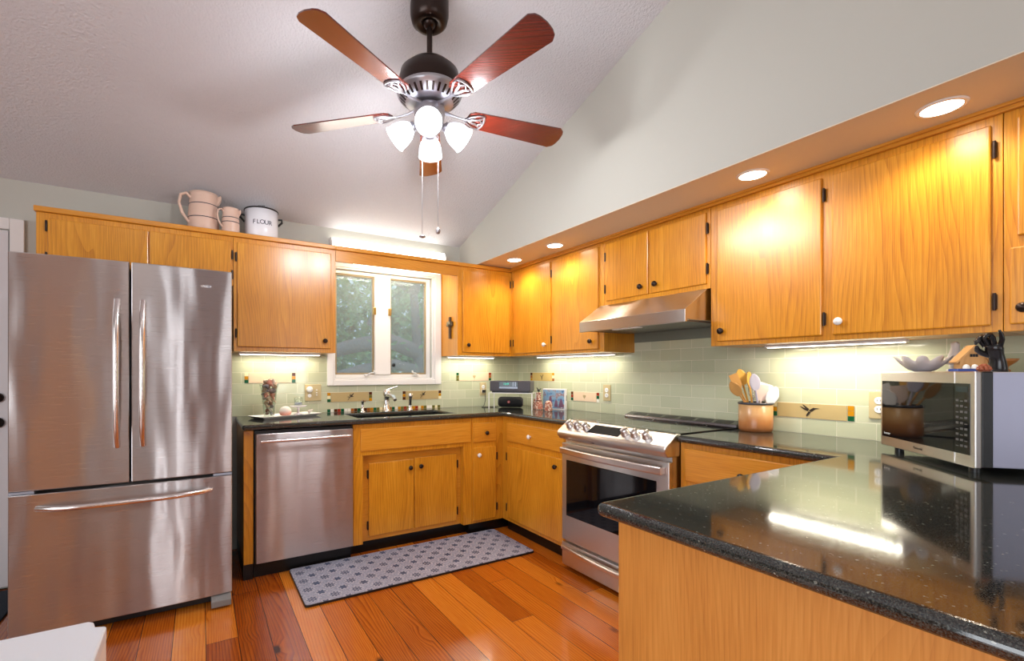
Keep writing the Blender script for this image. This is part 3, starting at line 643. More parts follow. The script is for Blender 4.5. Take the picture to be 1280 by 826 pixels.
# sink
sk = thing('kitchen_sink', (-1.39, -.35, .75), 'dark undermount sink below the window', 'sink')
b = MB()
x0, x1, y0, y1 = SKX0 - .006, SKX1 + .006, SKY0 - .004, SKY1 + .006
for (a, b_, c_, d_) in ((x0, x0 + .008, y0, y1), (x1 - .008, x1, y0, y1), (x0, x1, y0, y0 + .008), (x0, x1, y1 - .008, y1)): b.box(a, b_, c_, d_, .76, .9135)
b.box(x0, x1, y0, y1, .75, .76)
b.build('basin', plain('black_composite', (.012, .012, .012, 1), .4), sk)
MB().lathe([(.04, 0), (.04, .004), (.03, .003)], (-1.39, -.35, .76), n=20).build('drain', CHROME, sk)
# faucet, dispenser, sprayer
fx, fy = -1.405, -.105
f = thing('faucet', (fx, fy, T), 'satin steel single-lever faucet behind the sink', 'faucet')
MB().lathe([(.034, 0), (.034, .008), (.026, .014), (.023, .12), (.026, .125)], (fx, fy, T), n=24).build('body', CHROME, f)
MB().lathe([(.026, 0), (.029, .01), (.029, .04), (.02, .05), (.001, .052)], (fx, fy, T + .125), n=24).build('cap', CHROME, f)
MB().tube([(fx, fy - .01, T + .17), (fx + .03, fy - .02, T + .185), (fx + .085, fy - .03, T + .20)], [.009, .006, .005]).build('lever', CHROME, f)
MB().tube([(fx, fy, T + .13), (fx, fy - .07, T + .13), (fx, fy - .15, T + .125), (fx, fy - .19, T + .10)], [.018, .016, .015, .014], n=12).build('spout', CHROME, f)
f = thing('soap_dispenser', (-1.605, -.105, T), 'slim soap dispenser pump left of the faucet', 'dispenser')
MB().lathe([(.022, 0), (.022, .006), (.012, .012), (.010, .075), (.013, .08), (.013, .09)], (-1.605, -.105, T), n=16).build('body', CHROME, f)
MB().tube([(-1.605, -.105, T + .088), (-1.605, -.14, T + .094), (-1.605, -.17, T + .088)], .006).build('nozzle', plain('copper', (.6, .35, .2, 1), .3, 1), f)
f = thing('side_sprayer', (-1.20, -.105, T), 'short chrome side sprayer right of the faucet', 'sprayer')
MB().lathe([(.024, 0), (.024, .008), (.016, .016), (.015, .04)], (-1.20, -.105, T), n=16).build('base', CHROME, f)
MB().lathe([(.014, 0), (.014, .06), (.018, .07), (.02, .09), (.014, .10), (.001, .102)], (-1.20, -.105, T + .04), (.0, -.12, 1), n=16).build('spray_head', CHROME, f)

# ------------------------------------------------------------------ refrigerator
FX0, FX1, FY = -3.475, -2.572, -.80
fr = thing('refrigerator', ((FX0 + FX1) / 2, -.45, 0), 'stainless steel french-door refrigerator with bottom freezer drawer', 'refrigerator')
MB().box(FX0 + .006, FX1 - .006, -.795, -.06, .05, 1.79).build('case', plain('fridge_case_grey', srgb(92, 90, 92), .45), fr, bevel=.004)
XM = (FX0 + FX1) / 2
def bowed(x0, x1, z0, z1, bow=.016, n=14):
    b = MB(); pts = []
    for i in range(n + 1):
        t = i / n; x = x0 + (x1 - x0) * t
        g = (x - XM) / ((FX1 - FX0) / 2)
        pts.append((x, -.868 - bow * (1 - g * g)))
    poly = [(x0, FY)] + pts + [(x1, FY)]
    b.prism([(p[0], p[1]) for p in poly], z0, z1, 'z'); return b
bowed(FX0, XM - .004, .722, 1.81).build('door', STEEL, fr, bevel=.004, ang=50)
bowed(XM + .004, FX1, .722, 1.81).build('door', STEEL, fr, bevel=.004, ang=50)
bowed(FX0, FX1, .068, .706).build('freezer_drawer', STEEL, fr, bevel=.004, ang=50)
dl, drr, fz = [o for o in fr.children if o.name.startswith(('door', 'freezer'))]
def arc(p0, p1, out, n=14): 
    p0 = Vector(p0); p1 = Vector(p1); return [p0.lerp(p1, i / n) + Vector(out) * (1 - (2 * i / n - 1) ** 4) for i in range(n + 1)]
HND = plain('handle_steel', (.72, .66, .63, 1), .22, 1)
MB().tube(arc((XM - .052, -.878, .90), (XM - .052, -.878, 1.62), (0, -.055, 0)), .014, n=12, flat=1.0).build('handle', HND, dl)
MB().tube(arc((XM + .052, -.878, .90), (XM + .052, -.878, 1.62), (0, -.055, 0)), .014, n=12).build('handle', HND, drr)
MB().tube(arc((FX0 + .10, -.866, .637), (FX1 - .10, -.866, .637), (0, -.065, 0)), .015, n=12).build('handle', HND, fz)
MB().box(FX1 - .21, FX1 - .10, -.876, -.868, 1.712, 1.728).build('badge', PEWTER, drr, bevel=.002)
bd = [o for o in drr.children if o.name.startswith('badge')][0]
text('KitchenAid', 'lettering', bd, (0, -.0045, .008), (R(90), 0, 0), .017, WHITEG)
MB().box(FX0 + .03, FX1 - .03, -.80, -.78, .01, .06).build('base_grille', BLACK, fr)
b = MB().prism([(-.90, .012), (-.90, .045), (-.86, .066), (-.76, .066), (-.76, .012)], FX1 - .10, FX1 - .005, 'x'); b.build('foot_cover', plain('grey_foot', srgb(120, 118, 116), .45), fr, bevel=.003)
MB().box(FX0 + .002, FX0 + .09, -.87, -.79, .708, .720).build('hinge_cover', SILVERP, fr)
MB().box(FX1 - .09, FX1 - .002, -.87, -.79, .708, .720).build('hinge_cover', SILVERP, fr)
for x in (FX0 + .06, FX1 - .06): MB().cyl((x, -.2, 0), (x, -.2, .06), .02).build('foot', BLACK, fr)

# ------------------------------------------------------------------ dishwasher
dw = thing('dishwasher', (-2.13, -.3, 0), 'stainless steel dishwasher with bar handle left of sink cabinet', 'dishwasher')
MB().box(-2.436, -1.832, -.60, -.03, .09, .905).build('tub', BLACK, dw)
o = MB().box(-2.430, -1.834, -.632, -.60, .10, .888).build('door', STEEL, dw, bevel=.004)
b = MB().cyl((-2.405, -.672, .845), (-1.86, -.672, .845), .011, n=14)
for x in (-2.385, -1.88): b.cyl((x, -.632, .845), (x, -.672, .845), .008, n=10)
b.build('handle', HND, o)
MB().box(-2.436, -1.832, -.57, -.06, 0, .10).build('toe_kick', TOE, dw)
# ------------------------------------------------------------------ range
YA, YB = -2.190, -1.402
st = thing('range', (-.35, (YA + YB) / 2, 0), 'stainless steel slide-in electric range with front control knobs', 'stove')
MB().box(-.66, -.04, YA + .004, YB - .004, .03, .93).build('body', STEEL2, st)
b = MB().box(-.69, -.66, YA, YB, .192, .812); od = b.build('oven_door', STEEL2, st, bevel=.004)
MB().box(-.694, -.689, -2.116, -1.446, .352, .706).build('oven_window', GLOSSBLACK, od, bevel=.003)
def bowbar(y0, y1, x, bow, zt, zb, th, n=16):
    b = MB(); rs = []
    for i in range(n + 1):
        t = i / n; y = y0 + (y1 - y0) * t; xx = x - bow * (1 - (2 * t - 1) ** 2)
        rs.append([(xx, y, zt), (xx - th * .35, y, zt - .006), (xx - th * .35, y, zb + .006), (xx, y, zb), (xx + th, y, zb), (xx + th, y, zt)])
    return b.rings(rs, smooth=False)
b = bowbar(YA + .025, YB - .02, -.722, .028, .788, .748, .014)
for y in (YA + .035, YB - .03): b.box(-.722, -.69, y - .012, y + .012, .752, .784)
b.build('handle', plain('satin_steel', (.66, .60, .57, 1), .3, 1), od, bevel=.002)
sd = MB().box(-.69, -.66, YA, YB, .03, .176).build('drawer', STEEL2, st, bevel=.004)
bowbar(YA + .01, YB - .01, -.700, .030, .158, .128, .022).build('handle', plain('satin_steel', (.66, .60, .56, 1), .3, 1), sd, bevel=.003)
text('EasyClean', 'lettering', od, (-.0335 + .018, -.30, .092), (R(90), 0, R(-90)), .026, BLACK)
prof = [(-.600, .950), (-.628, .956), (-.640, .953), (-.716, .897), (-.728, .880), (-.726, .862), (-.705, .838), (-.62, .835), (-.60, .85)]
pn = MB().prism(prof, YA - .004, YB + .006, 'y').build('control_panel', STEEL2, st, bevel=.006, seg=3, ang=20)
n_ = Vector((-.056, 0, .076)).normalized(); n_ = Vector((-(.953 - .897), 0, (.716 - .640))).normalized()
def pface(u, y): return Vector((-.640 - .076 * u, y, .953 - .056 * u))
b = MB(); 
q0 = [pface(.12, -1.655), pface(.86, -1.64), pface(.86, -1.875), pface(.12, -1.885)]
b.add(q0 + [v + n_ * .002 for v in q0], [(0, 1, 2, 3), (7, 6, 5, 4), (0, 1, 5, 4), (1, 2, 6, 5), (2, 3, 7, 6), (3, 0, 4, 7)]); b.build('display', SMOKE, pn)
pass
KN = plain('knob_steel', (.55, .52, .50, 1), .3, 1)
for y in (-1.469, -1.536, -1.608, -1.908, -1.974, -2.049):
    c0 = pface(.5, y); b = MB().lathe([(.027, 0), (.027, .003), (.023, .006), (.021, .024), (.018, .028), (.001, .028)], c0, n_, 20)
    s0 = len(b.v); g = n_.cross(Vector((0, 1, 0)))
    a1 = c0 + n_ * .034; d1 = Vector((0, .3, 0)) + g; d1.normalize()
    b.tube([a1 - d1 * .021, a1 - d1 * .018, a1 + d1 * .018, a1 + d1 * .021], [.003, .007, .007, .003], n=8)
    b.build('knob', KN, pn)
lg = MB().lathe([(.0001, 0), (.013, 0), (.013, .003), (.0001, .003)], (-.716, -1.70, .853), (-1, 0, -.4), 18).build('round_logo', PEWTER, pn)
ct = MB().box(-.600, -.04, YA + .002, YB - .002, .93, .953).build('cooktop', GLOSSBLACK, st, bevel=.002)
b = MB()
for cx_, cy_, r_ in ((-.44, -1.60, .10), (-.44, -1.98, .12), (-.2, -1.60, .09), (-.2, -1.98, .08)):
    b.rings([[(cx_ + rr * math.cos(a * math.pi / 20), cy_ + rr * math.sin(a * math.pi / 20), .9533) for a in range(40)] for rr in (r_, r_ + .002)], cap=False)
b.build('burner_ring', PEWTER, ct)
vt = MB().prism([(-.112, .953), (-.104, .968), (-.04, .984), (-.022, .984), (-.022, .93), (-.04, .93)], YA, YB, 'y').build('rear_vent', plain('dark_steel', (.18, .18, .19, 1), .22, 1), st, bevel=.002)
b = MB()
for k in range(6):
    y = YB - .06 - k * .118; b.add([(-.098, y, .9702), (-.052, y, .9817), (-.052, y - .095, .9817), (-.098, y - .095, .9702)], [(0, 1, 2, 3)])
b.build('vent_slot', BLACK, vt)
# hood
hd = thing('range_hood', (-.26, -1.78, 1.53), 'stainless steel under-cabinet range hood above the range', 'range hood')
MB().prism([(-.025, 1.545), (-.025, 1.721), (-.318, 1.721), (-.51, 1.598), (-.51, 1.531), (-.49, 1.531), (-.49, 1.545)], -2.152, -1.372, 'y').build('canopy', STEEL2, hd, bevel=.002)
MB().box(-.47, -.05, -2.13, -1.40, 1.537, 1.5455).build('filter', plain('grey_filter', (.25, .25, .25, 1), .4, .8), hd)
b = MB()
for k in range(3): b.box(-.497, -.489 + .03, -1.70 - k * .07, -1.645 - k * .07, 1.526, 1.531)
b.build('switch', WHITE, hd)

# ------------------------------------------------------------------ microwave
mz = .967; rz = math.atan2(-.682, -.731)
mc = Vector((-.4615, -3.054, 0)) + Vector((.682, -.731, 0)) * .185
mw = thing('microwave', (mc.x, mc.y, T), 'silver and black microwave oven on the peninsula worktop', 'microwave', rz=rz)
Lw = .516; z0, z1 = .019, .319; hd_ = .185
def lx(t): return -Lw / 2 + Lw * t
MB().box(-.252, .252, -hd_ + .045, hd_, z0 + .004, z1 - .002).build('case', GREYP, mw, True, bevel=.004)
MB().box(-.256, .256, -hd_ + .018, -hd_ + .047, z0 + .002, z1).build('front_bezel', BLACK, mw, True, bevel=.004)
dd = MB().box(lx(0), lx(.828), -hd_, -hd_ + .018, z0, z1).build('door', STEEL2, mw, True, bevel=.004)
MB().box(lx(.03), lx(.826), -hd_ - .0015, -hd_ + .004, z0 + .038, z0 + .262).build('door_window', GLOSSBLACK, dd, False)
dw_ = dd.children[0]
# rebuild window in microwave space
bpy.data.objects.remove(dw_)
def mwbuild(b, name, mat, par, **kw):
    b.xf(WM[mw.name]); return b.build(name, mat, par, **kw)
mwbuild(MB().box(lx(.03), lx(.828), -hd_ - .0015, -hd_ + .004, z0 + .038, z0 + .262), 'door_window', GLOSSBLACK, dd)
cp = MB().box(lx(.832), lx(1.0), -hd_, -hd_ + .018, z0, z1).build('control_panel', STEEL2, mw, True, bevel=.004)
mwbuild(MB().box(lx(.832), lx(.965), -hd_ - .0015, -hd_ + .004, z0 + .038, z0 + .262), 'keypad', GLOSSBLACK, cp)
b = MB(); KEYM = plain('key_marks', srgb(95, 95, 95), .5)
for r_ in range(9):
    for c_ in range(3): b.box(lx(.85) + c_ * .019, lx(.85) + c_ * .019 + .012, -hd_ - .0022, -hd_ - .001, z0 + .06 + r_ * .018, z0 + .06 + r_ * .018 + (.007 if (r_ + c_) % 3 else .003))
mwbuild(b, 'key', KEYM, cp)
mwbuild(MB().box(lx(.85), lx(.95), -hd_ - .0022, -hd_ - .001, z0 + .235, z0 + .253), 'clock_display', LCD, cp)
text('Panasonic', 'lettering', mw, (lx(.47), -hd_ - .0008, z0 + .020), (R(90), 0, 0), .013, BLACK)
text('Inverter', 'lettering', mw, (lx(.10), -hd_ - .0022, z0 + .052), (R(90), 0, 0), .013, WHITEG)
for x in (-.2, .2):
    for y in (-.15, .15): MB().cyl((x, y, 0), (x, y, z0 + .005), .014, n=12).build('foot', BLACK, mw, True)
b = MB()
for k in range(5): b.box(.2515, .2535, -.02, .10, z0 + .04 + k * .013, z0 + .046 + k * .013)
b.build('vent_slot', plain('vent_grey', srgb(120, 120, 140), .5), mw, True)
MT = T + z1

def onpx(px, D):   # plan position of something seen at a picture column, D metres ahead
    a, b_ = 250., 1595.; f = 578.75; s_, c_ = math.sin(R(29.692)), math.cos(R(29.692))
    return (CAM[0] + D * c_ * (px - a) / f, CAM[1] + D * s_ * (b_ - px) / f)

# ------------------------------------------------------------------ ornaments on the microwave
x, y = onpx(1153, 1.80)
MATW = plain('matte_white_ceramic', srgb(205, 196, 190), .5)
b = MB(); n = 40
def petal_ring(rad, zz, amp, k=10): return [(x + (rad + amp * abs(math.sin(i * math.pi * k / n))) * math.cos(2 * math.pi * i / n) * 1.05, y + (rad + amp * abs(math.sin(i * math.pi * k / n))) * math.sin(2 * math.pi * i / n) * .9, MT + zz + amp * .9 * abs(math.sin(i * math.pi * k / n))) for i in range(n)]
b.rings([petal_ring(.025, .0, 0), petal_ring(.045, .008, .002), petal_ring(.064, .024, .012), petal_ring(.074, .040, .024), petal_ring(.068, .038, .024), petal_ring(.058, .022, .006), petal_ring(.02, .008, 0)])
tag(b.build('lotus_bowl', MATW), 'white scalloped petal bowl on the left of the microwave top', 'bowl')
def bird(px, D, h, label, yaw):
    x, y = onpx(px, D)
    t = thing('bird_figurine', (x, y, MT), label, 'figurine', 'white figurines on the microwave', rz=yaw)
    MB().lathe([(.012, 0), (.024, .003), (.022, .008), (.010, .012)], n=16).build('base', MATW, t, True)
    b = MB().tube([(-.042, 0, h * .30), (-.02, 0, h * .30), (.0, 0, h * .35), (.013, 0, h * .58), (.016, 0, h * .78), (.022, 0, h * .90), (.034, 0, h * .93)], [.004, .017, .024, .018, .012, .013, .003], n=12)
    b.ball((.0, 0, h * .18), .02, 10, (1, .8, .9)); b.build('body', MATW, t, True)
    for s_ in (-1, 1):
        MB().ball((-.008, s_ * .021, h * .36), .024, 10, (1.1, .28, .6)).build('wing', MATW, t, True)
bird(1193, 1.80, .118, 'taller white ceramic bird figurine left of the little house', R(200))
bird(1211, 1.83, .105, 'second white ceramic bird figurine directly behind the house peak', R(20))
x, y = onpx(1213, 1.66)
hs = thing('house_ornament', (x, y, MT), 'little wooden gabled house ornament with blue base on microwave', 'ornament', rz=R(-55))
MB().prism([(-.036, .010), (.036, .010), (.036, .040), (0, .086), (-.036, .040)], -.022, .022, 'y').build('house_body', BIRCH, hs, True, bevel=.001)
for s_ in (-1, 1):
    MB().prism([(0, .094), (s_ * .048, .034), (s_ * .045, .030), (0, .0855)], -.028, .026, 'y').build('roof_panel', BIRCH, hs, True)
MB().box(-.048, .048, -.034, .030, 0, .010).build('base', plain('blue_glaze', srgb(70, 90, 160), .2), hs, True, bevel=.002)
b = MB()
for dx in (-.012, .0, .012): b.box(dx * .6 - .003, dx * .6 + .003, -.0235, -.022, .052, .062)
b.build('window', BLACK, hs, True)
b = MB()
for dx, c_ in ((-.022, 0), (.0, 0), (.022, 0)): b.lathe([(.010, 0), (.010, .006), (.006, .014), (.001, .016)], (dx, -.028, .010), n=10)
b.build('figures', WHITEG, hs, True)
x, y = onpx(1230, 1.46)
rs_ = thing('red_rose_ornament', (x, y, MT), 'small reddish brown rose-shaped ornament beside the black hand', 'ornament')
b = MB()
for ring_, (rr, zz, k) in enumerate(((.003, .020, 3), (.007, .017, 5), (.011, .012, 7), (.013, .007, 8))):
    for i in range(k): a = 2 * math.pi * i / k + ring_; b.ball((x + rr * math.cos(a), y + rr * math.sin(a), MT + zz), .006, 8, (1, 1, .8))
b.lathe([(.012, 0), (.014, .002), (.008, .008)], (x, y, MT), n=12); b.build('petals', plain('rose_red_brown', srgb(150, 78, 48), .4), rs_)
x, y = onpx(1257, 1.66)
b = MB().lathe([(.012, 0), (.014, .004), (.007, .010), (.008, .018), (.026, .034), (.034, .046), (.031, .046), (.022, .034), (.001, .024)], (x, y, MT), n=24)
tag(b.build('wooden_goblet_bowl', plain('turned_wood', srgb(165, 105, 45), .35)), 'small brown turned wooden bowl behind the black hand', 'bowl')

# black hand sculpture, skinned
def skin_obj(name, mat, verts, edges, radii, root, parent=None, subs=2):
    me = bpy.data.meshes.new(name); me.from_pydata([Vector(v) for v in verts], edges, []); o = bpy.data.objects.new(name, me); COL.objects.link(o)
    m = o.modifiers.new('skin', 'SKIN'); m.use_smooth_shade = True
    if not me.skin_vertices: me.attributes.new('skin', 'FLOAT', 'POINT') if False else None
    return o
def hand_mesh(t):
    """wrist, palm, five separate curled fingers built from tapered tubes that grow out of the palm"""
    K = plain('black_lacquer', (.012, .011, .012, 1), .22)
    b = MB()
    b.tube([(.012, 0, 0), (.013, 0, .012), (.012, 0, .034), (.006, 0, .056), (.000, 0, .072), (-.006, 0, .086), (-.008, 0, .091)], [.019, .0185, .0165, .0155, .0185, .0185, .012], n=16, flat=1.25)
    fingers = [([(-.008, .018, .082), (-.020, .022, .100), (-.030, .022, .108), (-.040, .020, .101), (-.044, .018, .092)], .0066),
               ([(-.010, .007, .086), (-.022, .008, .108), (-.034, .008, .116), (-.046, .007, .108), (-.050, .006, .098)], .0070),
               ([(-.008, -.006, .086), (-.018, -.008, .110), (-.028, -.009, .121), (-.040, -.008, .118), (-.046, -.007, .108)], .0070),
               ([(-.004, -.019, .082), (-.006, -.025, .104), (-.012, -.027, .120), (-.018, -.027, .131)], .0060)]
    for pts, r_ in fingers: b.tube(pts, [r_ * 1.1, r_ * 1.12, r_, r_ * .9, r_ * .7][:len(pts) - 1] + [r_ * .62], n=10); b.ball(pts[-1], r_ * .66, 8)
    th = [(.004, .016, .055), (-.012, .026, .062), (-.028, .026, .072), (-.038, .020, .080)]
    b.tube(th, [.011, .009, .0078, .0055], n=10); b.ball(th[-1], .0058, 8)
    return b.build('hand', K, t, True)
x, y = onpx(1243, 1.52)
t = thing('hand_sculpture', (x, y, MT), 'glossy black hand sculpture with curled fingers on microwave', 'sculpture', rz=R(-25))
hand_mesh(t)
MB().lathe([(.024, 0), (.024, .004), (.020, .008)], (.012, 0, 0), n=20).build('cuff', BLACK, t, True)

# ------------------------------------------------------------------ crock and utensils
kx, ky = -.122, -2.30
ck = thing('utensil_crock', (kx, ky, T), 'tan stoneware crock holding cooking utensils right of the range', 'crock')
def crock_mat():
    m, nt, p = new_mat('ombre_stoneware'); tc = N(nt, 'ShaderNodeNewGeometry'); sp = N(nt, 'ShaderNodeSeparateXYZ'); lk(nt, tc.outputs['Position'], sp.inputs[0])
    n = N(nt, 'ShaderNodeTexNoise', Scale=18.0, Detail=3.0); lk(nt, tc.outputs['Position'], n.inputs['Vector'])
    v = mth(nt, 'ADD', mth(nt, 'DIVIDE', mth(nt, 'SUBTRACT', sp.outputs[2], T), .16), mth(nt, 'MULTIPLY', mth(nt, 'SUBTRACT', n.outputs['Fac'], .5), .35))
    cr_ = N(nt, 'ShaderNodeValToRGB'); e = cr_.color_ramp.elements; e[0].position = .05; e[0].color = srgb(150, 92, 50); e[1].position = .95; e[1].color = srgb(196, 152, 100)
    k = e.new(.35); k.color = srgb(190, 124, 68); k = e.new(.6); k.color = srgb(205, 156, 104)
    lk(nt, v, cr_.inputs[0]); lk(nt, cr_.outputs[0], p.inputs['Base Color']); p.inputs['Roughness'].default_value = .3; return m
MB().lathe([(.070, 0), (.078, .006), (.080, .02), (.080, .150), (.074, .152), (.072, .146), (.072, .012), (.001, .010)], (kx, ky, T), n=40).build('pot', crock_mat(), ck)
MB().lathe([(.0795, .143), (.084, .146), (.084, .153), (.079, .156), (.073, .154), (.073, .146)], (kx, ky, T), n=40, cap=False).build('rim', plain('dark_rim', (.05, .05, .06, 1), .25), ck)
STEELS = plain('utensil_steel', (.6, .6, .63, 1), .25, 1); WPL = plain('white_nylon', srgb(225, 220, 222), .4); WGY = plain('grey_nylon', srgb(178, 172, 190), .45)
RV = Vector((math.cos(R(-29.7)), math.sin(R(-29.7)), 0)); FV = Vector((-RV.y, RV.x, 0))   # picture right / away, used to fan the bunch
def utensil(kind, off, lean, mat, label, hl=.27, hw=.03, tilt=0, name=None, depth=0):
    base = Vector((kx, ky, T + .02)) - RV * (lean * .28) + FV * depth
    tip = base + RV * (lean * 1.28 + off * .3) + Vector((0, 0, 1)) * hl + FV * depth * .6
    ax = (tip - base).normalized(); w_ = ax.cross(FV).normalized()
    w_ = (w_ * math.cos(tilt) + FV * math.sin(tilt)).normalized(); nn = ax.cross(w_)
    t = thing(name or kind, tuple(base), label, 'utensil', 'utensils in the stoneware crock')
    MB().tube([base, base.lerp(tip, .5), tip - ax * .06], [.0055, .005, .0048], n=8).build('handle', mat, t)
    b = MB()
    if kind in ('wooden_spoon', 'cooking_spoon'):
        rs = []; hw = hw * 1.25
        for i in range(9):
            u = i / 8; ww = hw * math.sin(math.pi * (.08 + .90 * u)) ** .6; c = tip - ax * .075 + ax * .088 * u
            rs.append([c + w_ * ww * math.cos(a * math.pi / 6) + nn * (.006 * math.sin(a * math.pi / 6) + .006 * math.cos(a * math.pi / 6) ** 2) for a in range(12)])
        b.rings(rs); b.build('bowl', mat, t)
    elif kind == 'slotted_spoon':
        rs = []; hw = hw * 1.25
        for i in range(9):
            u = i / 8; ww = hw * math.sin(math.pi * (.08 + .90 * u)) ** .6; c = tip - ax * .075 + ax * .088 * u
            rs.append([c + w_ * ww * math.cos(a * math.pi / 6) + nn * (.005 * math.sin(a * math.pi / 6) + .006 * math.cos(a * math.pi / 6) ** 2) for a in range(12)])
        b.rings(rs); bo = b.build('bowl', mat, t)
        b = MB()
        for k in range(-3, 4): 
            c = tip - ax * .035 + w_ * k * .0065; c = c - nn * .0075
            b.tube([c - ax * .018, c + ax * .012], .0016, n=6)
        b.build('slots', BLACK, bo)
    elif kind == 'spatula':
        c = tip - ax * .06; vs = []
        for (u, v) in ((-.012, 0), (.012, 0), (hw * 1.2, .02), (hw * 1.2, .085), (-hw * 1.2, .085), (-hw * 1.2, .02)): vs.append(c + w_ * u + ax * v)
        n6 = len(vs); b.add([v - nn * .002 for v in vs] + [v + nn * .002 for v in vs], [tuple(range(n6)), tuple(range(n6, 2 * n6))[::-1]] + [(i, (i + 1) % n6, n6 + (i + 1) % n6, n6 + i) for i in range(n6)])
        b.build('blade', mat, t)
    elif kind == 'whisk':
        c = tip - ax * .07
        for k in range(5):
            a = k * math.pi / 5; d_ = w_ * math.cos(a) + nn * math.sin(a)
            b.tube([c, c + ax * .03 + d_ * .02, c + ax * .06 + d_ * .024, c + ax * .08, c + ax * .06 - d_ * .024, c + ax * .03 - d_ * .02, c], .0012, n=5)
        b.build('wires', mat, t)
utensil('wooden_spoon', -.03, -.118, SPOONW, 'wooden spoon leaning furthest left in the crock', .235, .021, .5)
utensil('spatula', -.03, -.085, SPOONW, 'wooden spatula beside the leftmost spoon in the crock', .262, .018, .3, name='wooden_spatula', depth=.02)
utensil('wooden_spoon', -.01, -.055, plain('golden_wood', srgb(214, 164, 70), .45), 'tallest golden wooden spoon in the crock', .300, .023, .2, depth=.03)
utensil('wooden_spoon', .0, -.025, plain('amber_wood', srgb(200, 148, 60), .45), 'golden wooden spoon behind the grey spoon', .285, .020, -.4, depth=.015)
utensil('cooking_spoon', -.01, -.045, WGY, 'long grey nylon spoon upright at the front of the crock', .275, .024, 0, depth=-.035)
utensil('whisk', .01, .015, STEELS, 'wire whisk rising behind the white tools in the crock', .215, .03, .2, depth=.03)
utensil('spatula', .01, .012, plain('blush_silicone', srgb(214, 190, 180), .5), 'pale blush spatula in the middle of the crock', .205, .026, .1, depth=-.02)
utensil('spatula', .03, .055, WPL, 'broad white spatula at the right side of the crock', .21, .026, .2, name='white_turner', depth=.01)
utensil('slotted_spoon', .03, .062, WPL, 'white slotted spoon with black slots in the crock', .20, .026, .1, depth=-.03)
utensil('cooking_spoon', .03, .098, plain('cream_nylon', srgb(228, 206, 190), .4), 'cream spoon leaning furthest right in the crock', .205, .022, .5)

# ------------------------------------------------------------------ corner: rack, radio, speaker, cord, jar, book
rx, ry = -.385, -.43
rrz = R(-29.7 + -22 + 0)
rk = thing('wire_rack', (rx, ry, T), 'white wire shelf rack in the counter corner carrying the radio', 'rack', rz=rrz)
b = MB(); hw, hdp, hh = .192, .075, .142
b.box(-hw, hw, -hdp, -hdp + .006, hh - .006, hh).box(-hw, hw, hdp - .006, hdp, hh - .006, hh)
for k in range(13): xx = -hw + .003 + k * (2 * hw - .006) / 12; b.box(xx - .002, xx + .002, -hdp, hdp, hh - .004, hh - .001)
b.build('shelf', WHITE, rk, True)
for sx_ in (-1, 1):
    for sy_ in (-1, 1): MB().box(sx_ * hw - .0035 - sx_ * .0035, sx_ * hw + .0035 - sx_ * .0035, sy_ * hdp - .0035 - sy_ * .0035, sy_ * hdp + .0035 - sy_ * .0035, 0, hh - .006).build('leg', WHITE, rk, True)
rd = thing('tabletop_radio', (rx, ry, T + hh), 'charcoal tabletop radio with display on the white rack', 'radio', rz=rrz)
b = MB().prism([(-.178, -.085), (.178, -.085), (.170, .09), (-.170, .09)], .012, .100, 'z'); b.build('body', CHARCOAL, rd, True, bevel=.006)
MB().box(-.16, .16, -.075, .08, 0, .012).build('base', BLACK, rd, True)
MB().box(-.092, .070, -.088, -.084, .052, .092).build('display', LCD, rd, True)
MB().box(-.092, .070, -.088, -.084, .036, .050).build('button_strip', SILVERP, rd, True)
text('12:49', 'clock_digits', rd, (-.03, -.089, .074), (R(90), 0, 0), .022, plain('clock_green', (.02, .5, .35, 1), .5, emit=(.1, .9, .6, 1), estr=.7))
MB().box(.028, .036, -.0895, -.088, .054, .09).box(.048, .056, -.0895, -.088, .054, .09).build('display_bar', SILVERP, rd, True)
jb = thing('bluetooth_speaker', (-.300, -.285, T), 'black cylindrical portable speaker under the white rack', 'speaker', rz=R(-42))
MB().lathe([(.030, 0), (.042, .004), (.047, .02), (.048, .105), (.047, .19), (.042, .206), (.030, .21)], (-.105, 0, .049), (1, 0, 0), n=24).build('body', plain('black_mesh_fabric', (.012, .012, .014, 1), .8, bump=(400, .6, .002)), jb, True)
for x_ in (-.107, .107): MB().lathe([(.033, -.004), (.034, .004)], (x_, 0, .049), (1, 0, 0), n=20).build('end_cap', CHARCOAL, jb, True)
MB().lathe([(.013, 0), (.013, .003)], (-.012, -.047, .052), (0, -1, 0), n=6).build('badge', plain('badge_red', srgb(200, 50, 30), .4), jb, True)
text('JBL', 'lettering', jb, (-.012, -.0505, .052), (R(90), 0, 0), .011, WHITEG)
b = MB().tube([(-.42, -.02, 1.09), (-.42, -.045, 1.07), (-.425, -.06, 1.01), (-.46, -.09, .958), (-.52, -.15, .952), (-.47, -.20, .952), (-.42, -.215, .952), (-.385, -.235, .956)], .003, n=6)
b.box(-.435, -.405, -.035, -.017, 1.075, 1.10)
tag(b.build('power_cord', BLACK), 'black power cord running from the corner outlet behind the rack', 'cord')

